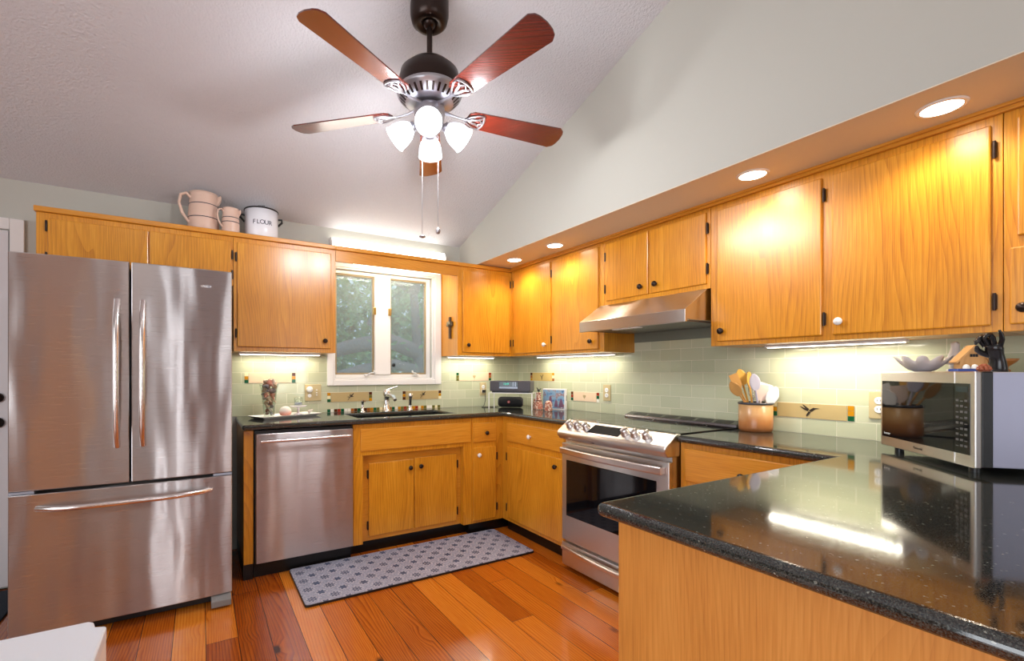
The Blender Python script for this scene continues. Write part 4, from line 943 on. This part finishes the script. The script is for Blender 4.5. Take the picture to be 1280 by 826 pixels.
x, y = -.235, -.600
jr = thing('rooster_jar', (x, y, T), 'patterned blush bottle jar with black rooster finial in corner', 'jar')
PAT = plain('patterned_blush', srgb(205, 172, 150), .4)
def pat_mat():
    m, nt, p = new_mat('speckled_wire_pattern'); ge = N(nt, 'ShaderNodeNewGeometry'); v = N(nt, 'ShaderNodeTexVoronoi', Scale=75.0); lk(nt, ge.outputs['Position'], v.inputs['Vector'])
    c = N(nt, 'ShaderNodeValToRGB'); e = c.color_ramp.elements; e[0].position = .25; e[0].color = srgb(226, 205, 185); e[1].position = .55; e[1].color = srgb(160, 96, 78)
    lk(nt, v.outputs['Distance'], c.inputs[0]); lk(nt, c.outputs[0], p.inputs['Base Color']); p.inputs['Roughness'].default_value = .3; return m
PT = pat_mat()
MB().lathe([(.034, 0), (.038, .006), (.036, .03), (.030, .05), (.024, .075), (.020, .10), (.020, .13), (.022, .135), (.022, .142), (.010, .146)], (x, y, T), n=8, smooth=False).build('bottle', PT, jr)
MB().lathe([(.0245, .072), (.0262, .075), (.0245, .079)], (x, y, T), n=8, cap=False).build('band', BRONZE, jr)
b = MB().ball((x, y, T + .162), .012, 10, (1.2, .8, .8)); b.tube([(x - .006, y, T + .165), (x - .014, y, T + .178), (x - .018, y + .002, T + .186)], [.006, .004, .004]); b.tube([(x + .008, y, T + .166), (x + .02, y, T + .172), (x + .024, y, T + .18)], [.005, .004, .002]); b.tube([(x, y, T + .142), (x, y, T + .155)], .003)
b.build('rooster_finial', BLACK, jr)
for i, (px, D, hgt, lab) in enumerate(((670.5, 4.03, .09, 'small blush patterned canister left of the rooster jar'), (685.5, 3.74, .085, 'small blush patterned canister right of the rooster jar'))):
    cx_, cy_ = onpx(px, D)
    o = MB().lathe([(.028, 0), (.032, .006), (.030, hgt * .6), (.024, hgt * .9), (.012, hgt), (.001, hgt)], (cx_, cy_, T), n=8, smooth=False).build('canister', PT)
    tag(o, lab, 'canister', 'patterned canisters in the corner')

bk0, bk1 = Vector((-.150, -.555, 0)), Vector((-.062, -.735, 0))
bu = (bk1 - bk0).normalized(); bn = Vector((bu.y, -bu.x, 0));  bn = bn if bn.x < 0 else -bn
brz = math.atan2(bu.y, bu.x)
bk = thing('boxed_picture_book', tuple((bk0 + bk1) / 2 + Vector((0, 0, T))), 'white boxed book with painted blue cover standing against tiles', 'book', rz=brz)
# local x runs along the cover to the picture's right; front is local -y
MB().box(-.104, .104, 0, .036, 0, .175).build('block', WHITE, bk, True, bevel=.0015)
def cover_mat():
    m, nt, p = new_mat('painted_cover'); tc = N(nt, 'ShaderNodeTexCoord'); n = N(nt, 'ShaderNodeTexNoise', Scale=22.0, Detail=4.0); lk(nt, tc.outputs['Object'], n.inputs['Vector'])
    c = N(nt, 'ShaderNodeValToRGB'); e = c.color_ramp.elements; e[0].position = .3; e[0].color = srgb(40, 60, 110); e[1].position = .72; e[1].color = srgb(200, 215, 225)
    k = e.new(.42); k.color = srgb(110, 150, 185); k = e.new(.52); k.color = srgb(140, 170, 190); k = e.new(.60); k.color = srgb(150, 100, 95)
    lk(nt, n.outputs['Fac'], c.inputs[0]); lk(nt, c.outputs[0], p.inputs['Base Color']); p.inputs['Roughness'].default_value = .3; return m
cv = MB().box(-.099, .093, -.0015, 0, .008, .165).build('cover_picture', cover_mat(), bk, True)
b = MB()
for (u, v, w_, h_) in ((-.03, .03, .02, .09), (.02, .02, .018, .07), (.065, .02, .024, .075)):
    b.prism([(u - w_, v), (u + w_, v), (u + w_ * .5, v + h_ * .7), (u, v + h_), (u - w_ * .5, v + h_ * .7)], -.0024, -.0014, 'y')
b.build('painted_figures', plain('cover_figures', srgb(120, 84, 110), .4), bk, True)
MB().box(.1038, .1046, .012, .024, .075, .12).build('spine_lettering', BAND, bk, True)

# ------------------------------------------------------------------ tray with vase, coral, cake stand, shell
tx, ty, tr = -2.195, -.215, R(22)
ty_thing = thing('serving_tray', (tx, ty, T), 'long white rectangular serving tray on the counter by refrigerator', 'tray', rz=tr)
b = MB(); prof = [(.195, .075, .0), (.205, .082, .004), (.228, .10, .018), (.226, .098, .019), (.200, .078, .0075)]
def rect(hx, hy, z): return [(-hx, -hy, z), (hx, -hy, z), (hx, hy, z), (-hx, hy, z)]
b.rings([rect(*p) for p in prof], smooth=False); b.build('dish', WHITEG, ty_thing, True, bevel=.001)
b = MB(); b.rings([rect(.186, .068, .0), rect(.200, .079, .0005), rect(.2265, .0985, .0162)][::1], smooth=False, cap=False); 
TM = WM[ty_thing.name]
def tp(u, v, z=.0085): return TM @ Vector((u, v, z))
v0 = tp(-.118, .015)
vs_ = thing('shell_vase', tuple(v0), 'clear glass vase filled with seashells on the white tray', 'vase')
MB().lathe([(.030, 0), (.034, .004), (.036, .03), (.046, .12), (.056, .20), (.064, .225), (.061, .225), (.053, .20), (.043, .12), (.033, .03), (.031, .008), (.001, .007)], v0, n=28, cap=True).build('glass', CLEAR, vs_)
SH = [plain('shell_' + n, srgb(*c), .35, bump=(70, .5, .003)) for n, c in (('rose', (206, 140, 118)), ('sand', (212, 182, 150)), ('brown', (140, 88, 66)), ('grey', (150, 140, 142)), ('white', (225, 212, 200)))]
def shell(mat, name='seashell'):
    b = MB(); rs = []
    for i in range(14):
        u = i / 13; r_ = .020 * (1 - u) ** 1.1 + .001; r_ *= 1 + .16 * math.sin(u * 34); a = u * 9
        rs.append([(r_ * math.cos(j * math.pi / 6) + .003 * math.cos(a) * (1 - u), r_ * math.sin(j * math.pi / 6) + .003 * math.sin(a) * (1 - u), u * .048 - .016) for j in range(12)])
    b.rings(rs); o = b.build(name, mat); return o
protos = [shell(m) for m in SH]
cnt = 0; used = set()
levels = [(.022, .014, 2), (.045, .018, 3), (.070, .022, 3), (.097, .026, 3), (.124, .030, 4), (.152, .034, 4), (.180, .038, 4), (.208, .042, 4), (.236, .030, 3)]
names_ = ['rose', 'sandy', 'brown', 'grey', 'white']
for li, (zz, rr, k) in enumerate(levels):
    for i in range(k):
        a = 2 * math.pi * i / k + li * 1.1; mi = random.randrange(5) if li > 4 else random.choice([1, 2, 4, 1, 3])
        o = protos[mi] if mi not in used else protos[mi].copy()
        if mi in used: COL.objects.link(o)
        used.add(mi)
        o.location = (v0.x + rr * .8 * math.cos(a), v0.y + rr * .8 * math.sin(a), v0.z + zz); o.rotation_euler = (random.uniform(0, 6), random.uniform(0, 6), random.uniform(0, 6))
        s_ = .55 + .45 * (zz / .22); o.scale = (s_,) * 3
        where = ('near the bottom of' if li < 3 else 'halfway up' if li < 6 else 'near the top of' if li < 8 else 'sticking out of')
        tag(o, f'{names_[mi]} spiral seashell {where} the clear glass vase', 'seashell', f'{names_[mi]} seashells {where} the vase')
for i in range(5):
    if i not in used: bpy.data.objects.remove(protos[i])
e0 = tp(-.010, -.01)
def egg_mat():
    m, nt, p = new_mat('pink_white_shell'); ge = N(nt, 'ShaderNodeNewGeometry'); sp = N(nt, 'ShaderNodeSeparateXYZ'); lk(nt, ge.outputs['Position'], sp.inputs[0])
    v = N(nt, 'ShaderNodeTexVoronoi', Scale=110.0); lk(nt, ge.outputs['Position'], v.inputs['Vector'])
    f_ = N(nt, 'ShaderNodeMapRange'); f_.inputs[1].default_value = T + .028; f_.inputs[2].default_value = T + .05; lk(nt, sp.outputs[2], f_.inputs[0])
    mx = N(nt, 'ShaderNodeMix', data_type='RGBA'); lk(nt, f_.outputs[0], mx.inputs[0]); mx.inputs[6].default_value = srgb(228, 160, 140); mx.inputs[7].default_value = srgb(240, 232, 222)
    lk(nt, mx.outputs[2], p.inputs['Base Color']); b_ = N(nt, 'ShaderNodeBump', Strength=.7, Distance=.002); lk(nt, v.outputs['Distance'], b_.inputs['Height']); lk(nt, b_.outputs[0], p.inputs['Normal']); return m
b = MB().lathe([(.018, 0), (.033, .006), (.041, .022), (.040, .040), (.030, .058), (.014, .067), (.001, .069)], e0, n=24)
tag(b.build('sea_urchin_shell', egg_mat()), 'domed pink and white sea urchin shell on the tray', 'urchin shell')
c0 = tp(.110, .02)
cs = thing('cake_stand', tuple(c0), 'small glass pedestal stand on the white tray', 'stand')
MB().lathe([(.030, 0), (.032, .003), (.012, .010), (.007, .025), (.010, .035), (.007, .045), (.012, .052), (.05, .056), (.060, .062), (.058, .065), (.001, .060)], c0, n=28).build('pedestal', plain('milk_glass', srgb(222, 216, 222), .15), cs)
c1 = c0 + Vector((0, 0, .0655))
cj = thing('candle_jar', tuple(c1), 'short clear glass candle jar on the pedestal stand', 'candle')
MB().lathe([(.026, 0), (.029, .003), (.029, .058), (.0265, .058), (.0265, .004), (.001, .004)], c1, n=24).build('glass', CLEAR, cj)
MB().lathe([(.026, .004), (.026, .022), (.001, .022)], c1, n=20).build('wax', plain('blue_grey_wax', srgb(165, 165, 185), .4), cj)
s1 = tp(.180, -.01)
b = MB()
for k in range(7):
    a = k * .55 - 1.6; b.tube([s1 + Vector((0, 0, .006)), s1 + Vector((.014 * math.cos(a), .006 * math.sin(a), .02 + .004 * math.cos(a))), s1 + Vector((.026 * math.cos(a), .012 * math.sin(a), .028 + .006 * math.cos(a)))], [.006, .007, .003], n=8)
tag(b.build('white_coral', MATW), 'small white coral piece at the right end of the tray', 'coral')

# ------------------------------------------------------------------ stoneware on top of the cabinets
TT = 2.18
def pitcher(px, yw, rad, h, label, bands, grp):
    x = -2.724 + (3.69 + yw) * 1.7516 * (px - 250) / (1595 - px); y = yw
    t = thing('stoneware_pitcher', (x, y, TT), label, 'pitcher', grp)
    MB().lathe([(rad * .88, 0), (rad * .96, .006), (rad, h * .08), (rad * .98, h * .45), (rad * .90, h * .8), (rad * .88, h * .93), (rad * .93, h), (rad * .86, h), (rad * .80, h * .9), (rad * .88, h * .1), (.001, h * .06)], (x, y, TT), n=32).build('jug', CREAM, t)
    b = MB()
    for bz in bands:
        rr = rad * (1.0 - .10 * max(0, (bz - .4)) / .4) * 1.004
        b.lathe([(rr, bz * h - .0025), (rr + .0015, bz * h), (rr, bz * h + .0025)], (x, y, TT), n=32, cap=False)
    b.build('glaze_band', BAND, t)
    b = MB().tube([(x + rad * .75, y - rad * .1, TT + h * .86), (x + rad * 1.12, y - rad * .15, TT + h * .99), (x + rad * 1.04, y - rad * .14, TT + h * .90), (x + rad * .8, y - .1 * rad, TT + h * .78)], [rad * .2, rad * .10, rad * .12, rad * .2], n=8)
    b.build('spout', CREAM, t)
    hx = Vector((-.93, -.36, 0)); o_ = Vector((x, y, TT))
    P = [o_ + hx * rad * .85 + Vector((0, 0, h * .84)), o_ + hx * rad * 1.15 + Vector((0, 0, h * .93)), o_ + hx * rad * 1.5 + Vector((0, 0, h * .86)), o_ + hx * rad * 1.6 + Vector((0, 0, h * .65)), o_ + hx * rad * 1.4 + Vector((0, 0, h * .42)), o_ + hx * rad * 1.1 + Vector((0, 0, h * .28)), o_ + hx * rad * .93 + Vector((0, 0, h * .22))]
    MB().tube(P, rad * .10, n=10).build('handle', CREAM, t)
pitcher(254.5, -.165, .092, .262, 'large cream stoneware pitcher with two dark bands on cabinets', (.36, .70), 'cream pitchers on the cabinets')
pitcher(288.5, -.245, .054, .168, 'small cream stoneware pitcher between large pitcher and flour pot', (.44, .62), 'cream pitchers on the cabinets')
x, y, rad, h = -2.350, -.17, .108, .205
t = thing('flour_canister', (x, y, TT), 'white enamel flour canister with black rim on the cabinets', 'canister')
MB().lathe([(rad * .95, 0), (rad, .006), (rad, h), (rad * .97, h), (rad * .97, .01), (.001, .01)], (x, y, TT), n=40).build('pot', ENAMEL, t)
MB().lathe([(rad, h - .003), (rad + .005, h), (rad + .003, h + .006), (rad - .004, h + .004)], (x, y, TT), n=40, cap=False).build('rim', BLACK, t)
MB().lathe([(rad * .97, 0), (rad * .9, .012), (.02, .022), (.001, .022)], (x, y, TT + h), n=32).build('lid', ENAMEL, t)
MB().tube([(x - .025, y, TT + h + .018), (x - .018, y, TT + h + .04), (x + .018, y, TT + h + .044), (x + .028, y, TT + h + .018)], .006).build('lid_handle', BLACK, t)
for s_ in (-1, 1):
    hx = Vector((s_ * .97, -.24 * s_ * 0 - .05, 0)); o_ = Vector((x, y, TT))
    MB().tube([o_ + hx * rad + Vector((0, 0, h * .80)), o_ + hx * (rad + .028) + Vector((0, 0, h * .82)), o_ + hx * (rad + .030) + Vector((0, 0, h * .72)), o_ + hx * (rad + .002) + Vector((0, 0, h * .58))], .0075, n=8).build('side_handle', BLACK, t)
# curved lettering: one glyph per letter following the pot
fa = math.atan2(CAM[1] - y, CAM[0] - x) + R(3)
for i, ch in enumerate('FLOUR'):
    a = fa + (i - 2) * .245; px_, py_ = (rad + .0008) * math.cos(a), (rad + .0008) * math.sin(a)
    text(ch, 'letter', t, (px_, py_, .105), (R(90), 0, a + R(90)), .042, BAND, .0006)

# ------------------------------------------------------------------ ceiling fan
fcx, fcy, fz_ = -1.790, -1.726, 2.489
cz = 2.40 + .338 * 1.726
fan = thing('ceiling_fan', (fcx, fcy, cz), 'five-blade ceiling fan with mahogany blades and four lamps', 'ceiling fan')
MB().lathe([(.022, .03), (.034, .012), (.046, .004), (.066, .0), (.082, .014), (.090, .045), (.090, .12)], (fcx, fcy, cz - .098), n=32).build('canopy', BRONZE, fan)
MB().cyl((fcx, fcy, 2.70), (fcx, fcy, cz - .05), .013).ball((fcx, fcy, cz - .078), .034, 16).build('downrod', BRONZE, fan)
MB().lathe([(.02, .135), (.05, .135), (.10, .118), (.135, .085), (.145, .04), (.145, .0)][::-1], (fcx, fcy, 2.575), n=40).build('motor_housing', BRONZE, fan)
mr = MB().lathe([(.075, 0), (.11, .004), (.150, .040), (.153, .052), (.147, .060)], (fcx, fcy, 2.515), n=40).build('motor_ring', PEWTER, fan)
b = MB()
for k in range(30):
    a = 2 * math.pi * k / 30; ca, sa = math.cos(a), math.sin(a); r0, r1 = .112, .140; za, zb = 2.515 + .0065, 2.515 + .030
    tx_, ty_ = -sa * .0055, ca * .0055
    b.add([(fcx + ca * r0 - tx_, fcy + sa * r0 - ty_, za - .002), (fcx + ca * r0 + tx_, fcy + sa * r0 + ty_, za - .002), (fcx + ca * r1 + tx_, fcy + sa * r1 + ty_, zb - .001), (fcx + ca * r1 - tx_, fcy + sa * r1 - ty_, zb - .001)], [(0, 1, 2, 3)])
b.build('vent_slot', BRONZE, mr)
MB().lathe([(.045, -.015), (.068, 0), (.072, .03), (.070, .055), (.05, .07)], (fcx, fcy, 2.445), n=32).build('switch_housing', PEWTER, fan)
MB().lathe([(.02, -.06), (.045, -.045), (.05, -.015), (.045, .0)], (fcx, fcy, 2.43), n=24).build('light_fitter', PEWTER, fan)
ph = 2.37377
tags_b = None
for k in range(5):
    a = ph + k * 2 * math.pi / 5
    M = Matrix.Translation((fcx, fcy, fz_)) @ Matrix.Rotation(a, 4, 'Z') @ Matrix.Rotation(R(-12), 4, 'X')
    # outline of the blade
    pts = []
    n = 10
    wi, wo, r0, r1 = .050, .070, .185, .708
    for i in range(n + 1): u = i / n; pts.append((r0 + .03 + (r1 - .03 - r0 - .03) * u, -(wi + (wo - wi) * u)))
    pts += [(r1 - .008, -wo * .78), (r1, -wo * .5), (r1 + .004, 0), (r1, wo * .5), (r1 - .008, wo * .78)]
    for i in range(n + 1): u = 1 - i / n; pts.append((r0 + .03 + (r1 - .03 - r0 - .03) * u, (wi + (wo - wi) * u)))
    pts += [(r0 + .008, wi * .7), (r0, 0), (r0 + .008, -wi * .7)]
    b = MB().prism(pts, -.003, .003, 'z').xf(M); bl = b.build('blade', MAHOG, fan)
    # iron: arm and open three-loop bracket
    b = MB()
    b.tube([(.060, 0, .012), (.10, 0, .000), (.14, 0, -.006), (.185, 0, -.009)], [.011, .009, .008, .008], n=8, flat=.6)
    def loop(pp): b.tube(pp, .0045, n=6, closed=True)
    loop([(.17, 0, -.009), (.20, .024, -.009), (.235, .042, -.009), (.262, .044, -.009), (.258, .028, -.009), (.235, .012, -.009), (.205, .004, -.009)])
    loop([(.17, 0, -.009), (.20, -.024, -.009), (.235, -.042, -.009), (.262, -.044, -.009), (.258, -.028, -.009), (.235, -.012, -.009), (.205, -.004, -.009)])
    loop([(.185, 0, -.009), (.21, .010, -.009), (.245, .018, -.009), (.268, .0, -.009), (.245, -.018, -.009), (.21, -.010, -.009)])
    b.tube([(.262, .044, -.007), (.272, .02, -.007), (.274, 0, -.007), (.272, -.02, -.007), (.262, -.044, -.007)], .006, n=6)
    b.xf(M); b.build('blade_iron', PEWTER, fan)
for k in range(4):
    a = R(-117 + 90 * k); d_ = Vector((math.cos(a), math.sin(a), 0)); o_ = Vector((fcx, fcy, 2.42))
    ax = (d_ * .78 + Vector((0, 0, -.63))).normalized(); p0 = o_ + d_ * .045 + Vector((0, 0, -.0))
    am = MB().tube([o_ + d_ * .03, o_ + d_ * .055 + Vector((0, 0, .004)), o_ + d_ * .075 - Vector((0, 0, .006))], .010).lathe([(.014, 0), (.022, .004), (.024, .022), (.020, .028)], o_ + d_ * .068, ax, 16).build('lamp_arm', PEWTER, fan)
    s0 = o_ + d_ * .076 + ax * .010
    MB().lathe([(.021, 0), (.031, .010), (.046, .034), (.054, .062), (.056, .088), (.060, .102), (.057, .102), (.051, .062), (.043, .034), (.028, .012), (.019, .005)], s0, ax, 28, cap=False).build('lamp_shade', FROST, am)
    MB().lathe([(.012, 0), (.013, .015), (.022, .038), (.024, .050), (.017, .066), (.001, .072)], s0 + ax * .01, ax, 16).build('bulb', BULBM, am)
    l = bpy.data.lights.new('fan_lamp_light', 'POINT'); l.energy = 14; l.shadow_soft_size = .05; l.color = (.97, .97, 1.0)
    lo = bpy.data.objects.new('fan_lamp_light', l); COL.objects.link(lo); lo.location = s0 + ax * .125
for dx, zend, kind in ((-.034, 1.905, 'disc'), (.040, 1.93, 'fob')):
    p_ = Vector((fcx, fcy, 0)) + RV * dx
    b = MB().cyl((p_.x, p_.y, zend), (p_.x, p_.y, 2.40), .0016, n=6)
    if kind == 'disc': b.lathe([(.001, 0), (.014, .003), (.015, .008), (.006, .014), (.001, .015)], (p_.x, p_.y, zend - .012), n=14)
    else: b.lathe([(.001, 0), (.010, .006), (.012, .018), (.008, .026), (.001, .034)], (p_.x, p_.y, zend - .02), n=12)
    b.build('pull_chain', PEWTER, fan)

# ------------------------------------------------------------------ recessed downlights in the soffit
for i, (yy, lab) in enumerate(((-.598, 'recessed downlight in the soffit nearest the corner'), (-1.096, 'recessed downlight in the soffit second from the corner'), (-2.481, 'recessed downlight in the soffit third from the corner'), (-3.114, 'recessed downlight in the soffit nearest the camera'))):
    x_ = -.485
    t = thing('recessed_downlight', (x_, yy, 2.18), lab, 'ceiling light', 'recessed downlights in the soffit')
    MB().lathe([(.053, .0055), (.055, .000), (.066, .002), (.068, .0058)], (x_, yy, 2.18), n=32, cap=False).build('trim_ring', WHITE, t)
    MB().lathe([(.001, .0015), (.053, .0015), (.053, .0055), (.001, .0055)], (x_, yy, 2.18), n=32).build('lens', CANM, t)
    l = bpy.data.lights.new('downlight_beam', 'SPOT'); l.energy = 17; l.spot_size = R(150); l.spot_blend = .6; l.shadow_soft_size = .05; l.color = (1, .86, .66)
    lo = bpy.data.objects.new('downlight_beam', l); COL.objects.link(lo); lo.location = (x_, yy, 2.170)
# ------------------------------------------------------------------ under-cabinet LED bars
def bar(mp, h0, h1, d, z, label, power):
    t = thing('under_cabinet_light', mp((h0 + h1) / 2, d, z - .02), label, 'cabinet light', 'under-cabinet light bars')
    MB().box(h0, h1, d - .02, d + .02, z - .012, z - .0005, mp).build('housing', WHITE, t, bevel=.001)
    MB().box(h0 + .01, h1 - .01, d - .014, d + .014, z - .015, z - .012, mp).build('diffuser', LED, t)
    p = mp((h0 + h1) / 2, d, z - .018)
    a = area('under_cabinet_glow', p, (0, 0, 0) if mp is back else (0, 0, R(90)), h1 - h0 - .04, .03, power, (1, .93, .74))
bar(back, -2.49, -1.93, .10, 1.403, 'thin white light bar beneath the cabinet left of the window', 1.8)
bar(back, -.84, -.36, .10, 1.405, 'thin white light bar beneath the cabinet right of the window', 1.7)
bar(side, -1.30, -.42, .10, 1.405, 'thin white light bar beneath the cabinets left of the hood', 3.0)
bar(side, -2.92, -2.36, .13, 1.405, 'thin white light bar beneath the cabinets above the crock', 3.6)
# glowing strip on the wall above the valance, light tube behind the valance
t = thing('wall_glow_strip', (-1.345, -.05, 2.22), 'long white glowing strip on wall above the window valance', 'wall light')
b = MB().prism([(-.0, 2.20), (-.075, 2.215), (-.085, 2.27), (-.06, 2.31), (-.0, 2.315)], -1.835, -.855, 'x'); b.build('diffuser', TUBE, t, bevel=.012, seg=3)
for x_ in (-1.842, -.855): MB().prism([(-.0, 2.198), (-.078, 2.213), (-.088, 2.27), (-.062, 2.313), (-.0, 2.317)], x_, x_ + .007, 'x').build('end_cap', WHITE, t)
t = thing('valance_light', (-1.36, -.24, 2.10), 'hidden light tube behind the window valance', 'light')
MB().box(-1.75, -.96, -.27, -.22, 2.10, 2.13).build('housing', WHITE, t, bevel=.002)
MB().cyl((-1.72, -.245, 2.09), (-.99, -.245, 2.09), .012).build('tube', LED, t)
area('valance_glow', (-1.36, -.22, 2.085), (R(25), 0, 0), .75, .04, 4.2, (1, .90, .68))

# ------------------------------------------------------------------ rug, door mat, white chest
b = MB(); x0, x1, y0, y1, r_ = -2.235, -.687, -1.12, -.592, .02
pts = []
for cx_, cy_, a0 in ((x1 - r_, y1 - r_, 0), (x0 + r_, y1 - r_, 90), (x0 + r_, y0 + r_, 180), (x1 - r_, y0 + r_, 270)):
    for i in range(5): a = R(a0 + i * 22.5); pts.append((cx_ + r_ * math.cos(a), cy_ + r_ * math.sin(a)))
b.prism(pts, .001, .014, 'z')
rg = thing('kitchen_mat', ((x0 + x1) / 2, (y0 + y1) / 2, 0), 'long blue-grey patterned cushioned kitchen mat before the sink', 'mat')
b.build('pad', BLACK, rg, bevel=.003)
b2 = MB(); pts2 = [((p[0] - (x0 + x1) / 2) * .996 + (x0 + x1) / 2, (p[1] - (y0 + y1) / 2) * .99 + (y0 + y1) / 2) for p in pts]
b2.prism(pts2, .012, .0155, 'z'); b2.build('patterned_top', RUG, rg)
b = MB().box(-4.45, -3.60, -.50, -.07, .001, .012)
tag(b.build('door_mat', plain('dark_blue_mat', srgb(40, 46, 58), .9, bump=(200, 1.0, .006)), bevel=.003), 'dark blue-grey door mat in front of the white door', 'door mat')
ch = thing('white_chest', (-3.2, -2.45, 0), 'white box chest with notched lid corner at bottom left', 'chest')
MB().box(-3.62, -2.935, -2.75, -2.185, .0, .585).build('body', WHITE, ch, bevel=.006)
pl_ = [(-3.64, -2.76), (-2.93, -2.76), (-2.93, -2.215), (-2.955, -2.205), (-2.962, -2.175), (-2.975, -2.166), (-3.64, -2.166)]
MB().prism(pl_, .585, .62, 'z').build('lid', plain('white_laminate', srgb(222, 224, 230), .35), ch, bevel=.006, seg=3)

# ------------------------------------------------------------------ trees outside the window
BARK = plain('grey_bark', srgb(150, 142, 145), .9, bump=(30, 1, .02)); 
def leaf_mat():
    m, nt, p = new_mat('leaf_green'); oi = N(nt, 'ShaderNodeNewGeometry'); n = N(nt, 'ShaderNodeTexNoise', Scale=1.4, Detail=2.0); lk(nt, oi.outputs['Position'], n.inputs['Vector'])
    c = N(nt, 'ShaderNodeValToRGB'); e = c.color_ramp.elements; e[0].position = .35; e[0].color = srgb(70, 112, 66); e[1].position = .65; e[1].color = srgb(150, 205, 140); lk(nt, n.outputs['Fac'], c.inputs[0]); lk(nt, c.outputs[0], p.inputs['Base Color'])
    p.inputs['Roughness'].default_value = .6
    t_ = N(nt, 'ShaderNodeBsdfTranslucent'); lk(nt, c.outputs[0], t_.inputs[0]); mx = N(nt, 'ShaderNodeMixShader'); mx.inputs[0].default_value = .45; lk(nt, p.outputs[0], mx.inputs[1]); lk(nt, t_.outputs[0], mx.inputs[2]); lk(nt, mx.outputs[0], nt.nodes['Material Output'].inputs[0]); return m
LEAF = leaf_mat()
def tree(x, y, h, crown, nl, label, branches, sz=.06, br=.10):
    t = thing('garden_tree', (x, y, -.1), label, 'tree', 'trees outside the window')
    b = MB().tube([(x, y, -.1), (x + .05, y, h * .4), (x - .05, y, h * .8), (x, y, h)], [br, br * .8, br * .6, br * .3], n=10)
    for pts, r0 in branches: b.tube(pts, [r0 * (1 - .12 * i) for i in range(len(pts))], n=8)
    b.build('trunk', BARK, t)
    b = MB()
    for i in range(nl):
        c = Vector((crown[0] + random.gauss(0, crown[3]), crown[1] + random.gauss(0, crown[4]), crown[2] + random.gauss(0, crown[5])))
        if c.y < 1.2: continue
        u = Vector((random.uniform(-1, 1), random.uniform(-1, 1), random.uniform(-1, 1))).normalized(); v = u.orthogonal().normalized(); s_ = sz * random.uniform(.6, 1.3)
        b.add([c - u * s_, c + v * s_ * .4, c + u * s_, c - v * s_ * .4], [(0, 1, 2, 3)])
    o = b.build('foliage', LEAF, t)
tree(.3, 3.2, 3.6, (.0, 4.0, 2.0, 2.2, .7, 1.3), 8000, 'leafy tree with low curving limbs seen through the window', [
    ([(.3, 3.2, 1.6), (-.3, 2.9, 1.75), (-.9, 2.7, 1.62), (-1.5, 2.5, 1.45), (-2.1, 2.4, 1.42)], .13),
    ([(.3, 3.2, 1.3), (-.2, 2.8, 1.38), (-.8, 2.6, 1.30), (-1.5, 2.4, 1.12)], .09),
    ([(.3, 3.2, 2.6), (-.2, 3.0, 2.75), (-.9, 2.8, 2.68), (-1.8, 2.6, 2.72)], .12),
    ([(-.2, 3.0, 2.75), (-.35, 2.9, 2.35), (-.6, 2.8, 1.95)], .06)])
tree(3.4, 9.5, 5.0, (2.6, 9.4, 2.2, 3.4, .8, 2.2), 7000, 'pale background tree further out in the garden', [], sz=.24)
g = MB().box(-12, 14, .14, 16, -.3, -.1); tag(g.build('lawn', plain('grass_green', srgb(110, 140, 96), .9), None), None, None, kind='structure')

# ------------------------------------------------------------------ oak cupboard added behind the camera for the steel to mirror
cp_ = thing('added_reflection_cupboard', (-5.32, -7.35, 0), 'unseen tall oak cupboard added for the refrigerator to mirror', 'cupboard')
MB().box(-5.75, -4.9, -7.59, -7.12, 0, 2.15).build('body', OAK, cp_, bevel=.004)
for x0, x1 in ((-5.72, -5.34), (-5.31, -4.93)): MB().box(x0, x1, -7.12, -7.10, .08, 2.1).build('door', OAK, cp_, bevel=.004)

fl = thing('added_glow_column', (-4.5, -6.6, 0), 'unseen warm glowing column added for the refrigerator to mirror', 'floor lamp')  # lamp added out of view for a warm streak in the steel
MB().lathe([(.12, 0), (.12, .015), (.02, .03)], (-4.5, -6.6, 0), n=24).build('base', BRONZE, fl)
MB().lathe([(.022, 0), (.028, .01), (.028, 1.65), (.022, 1.66)], (-4.5, -6.6, .1), n=24).build('lamp_shade', plain('added_warm_glow', (.9, .7, .5, 1), .7, emit=(1, .55, .25, 1), estr=7.0), fl)
MB().cyl((-4.5, -6.6, .02), (-4.5, -6.6, .1), .012).build('pole', BRONZE, fl)

d2 = thing('door_2', (-4.05, YR, 0), None, None, kind='structure')  # pale door added out of view as a reflection for the steel
MB().box(-4.35, -3.78, YR, YR + .03, 0, 2.05).build('door_leaf', WHITE, d2, bevel=.004)
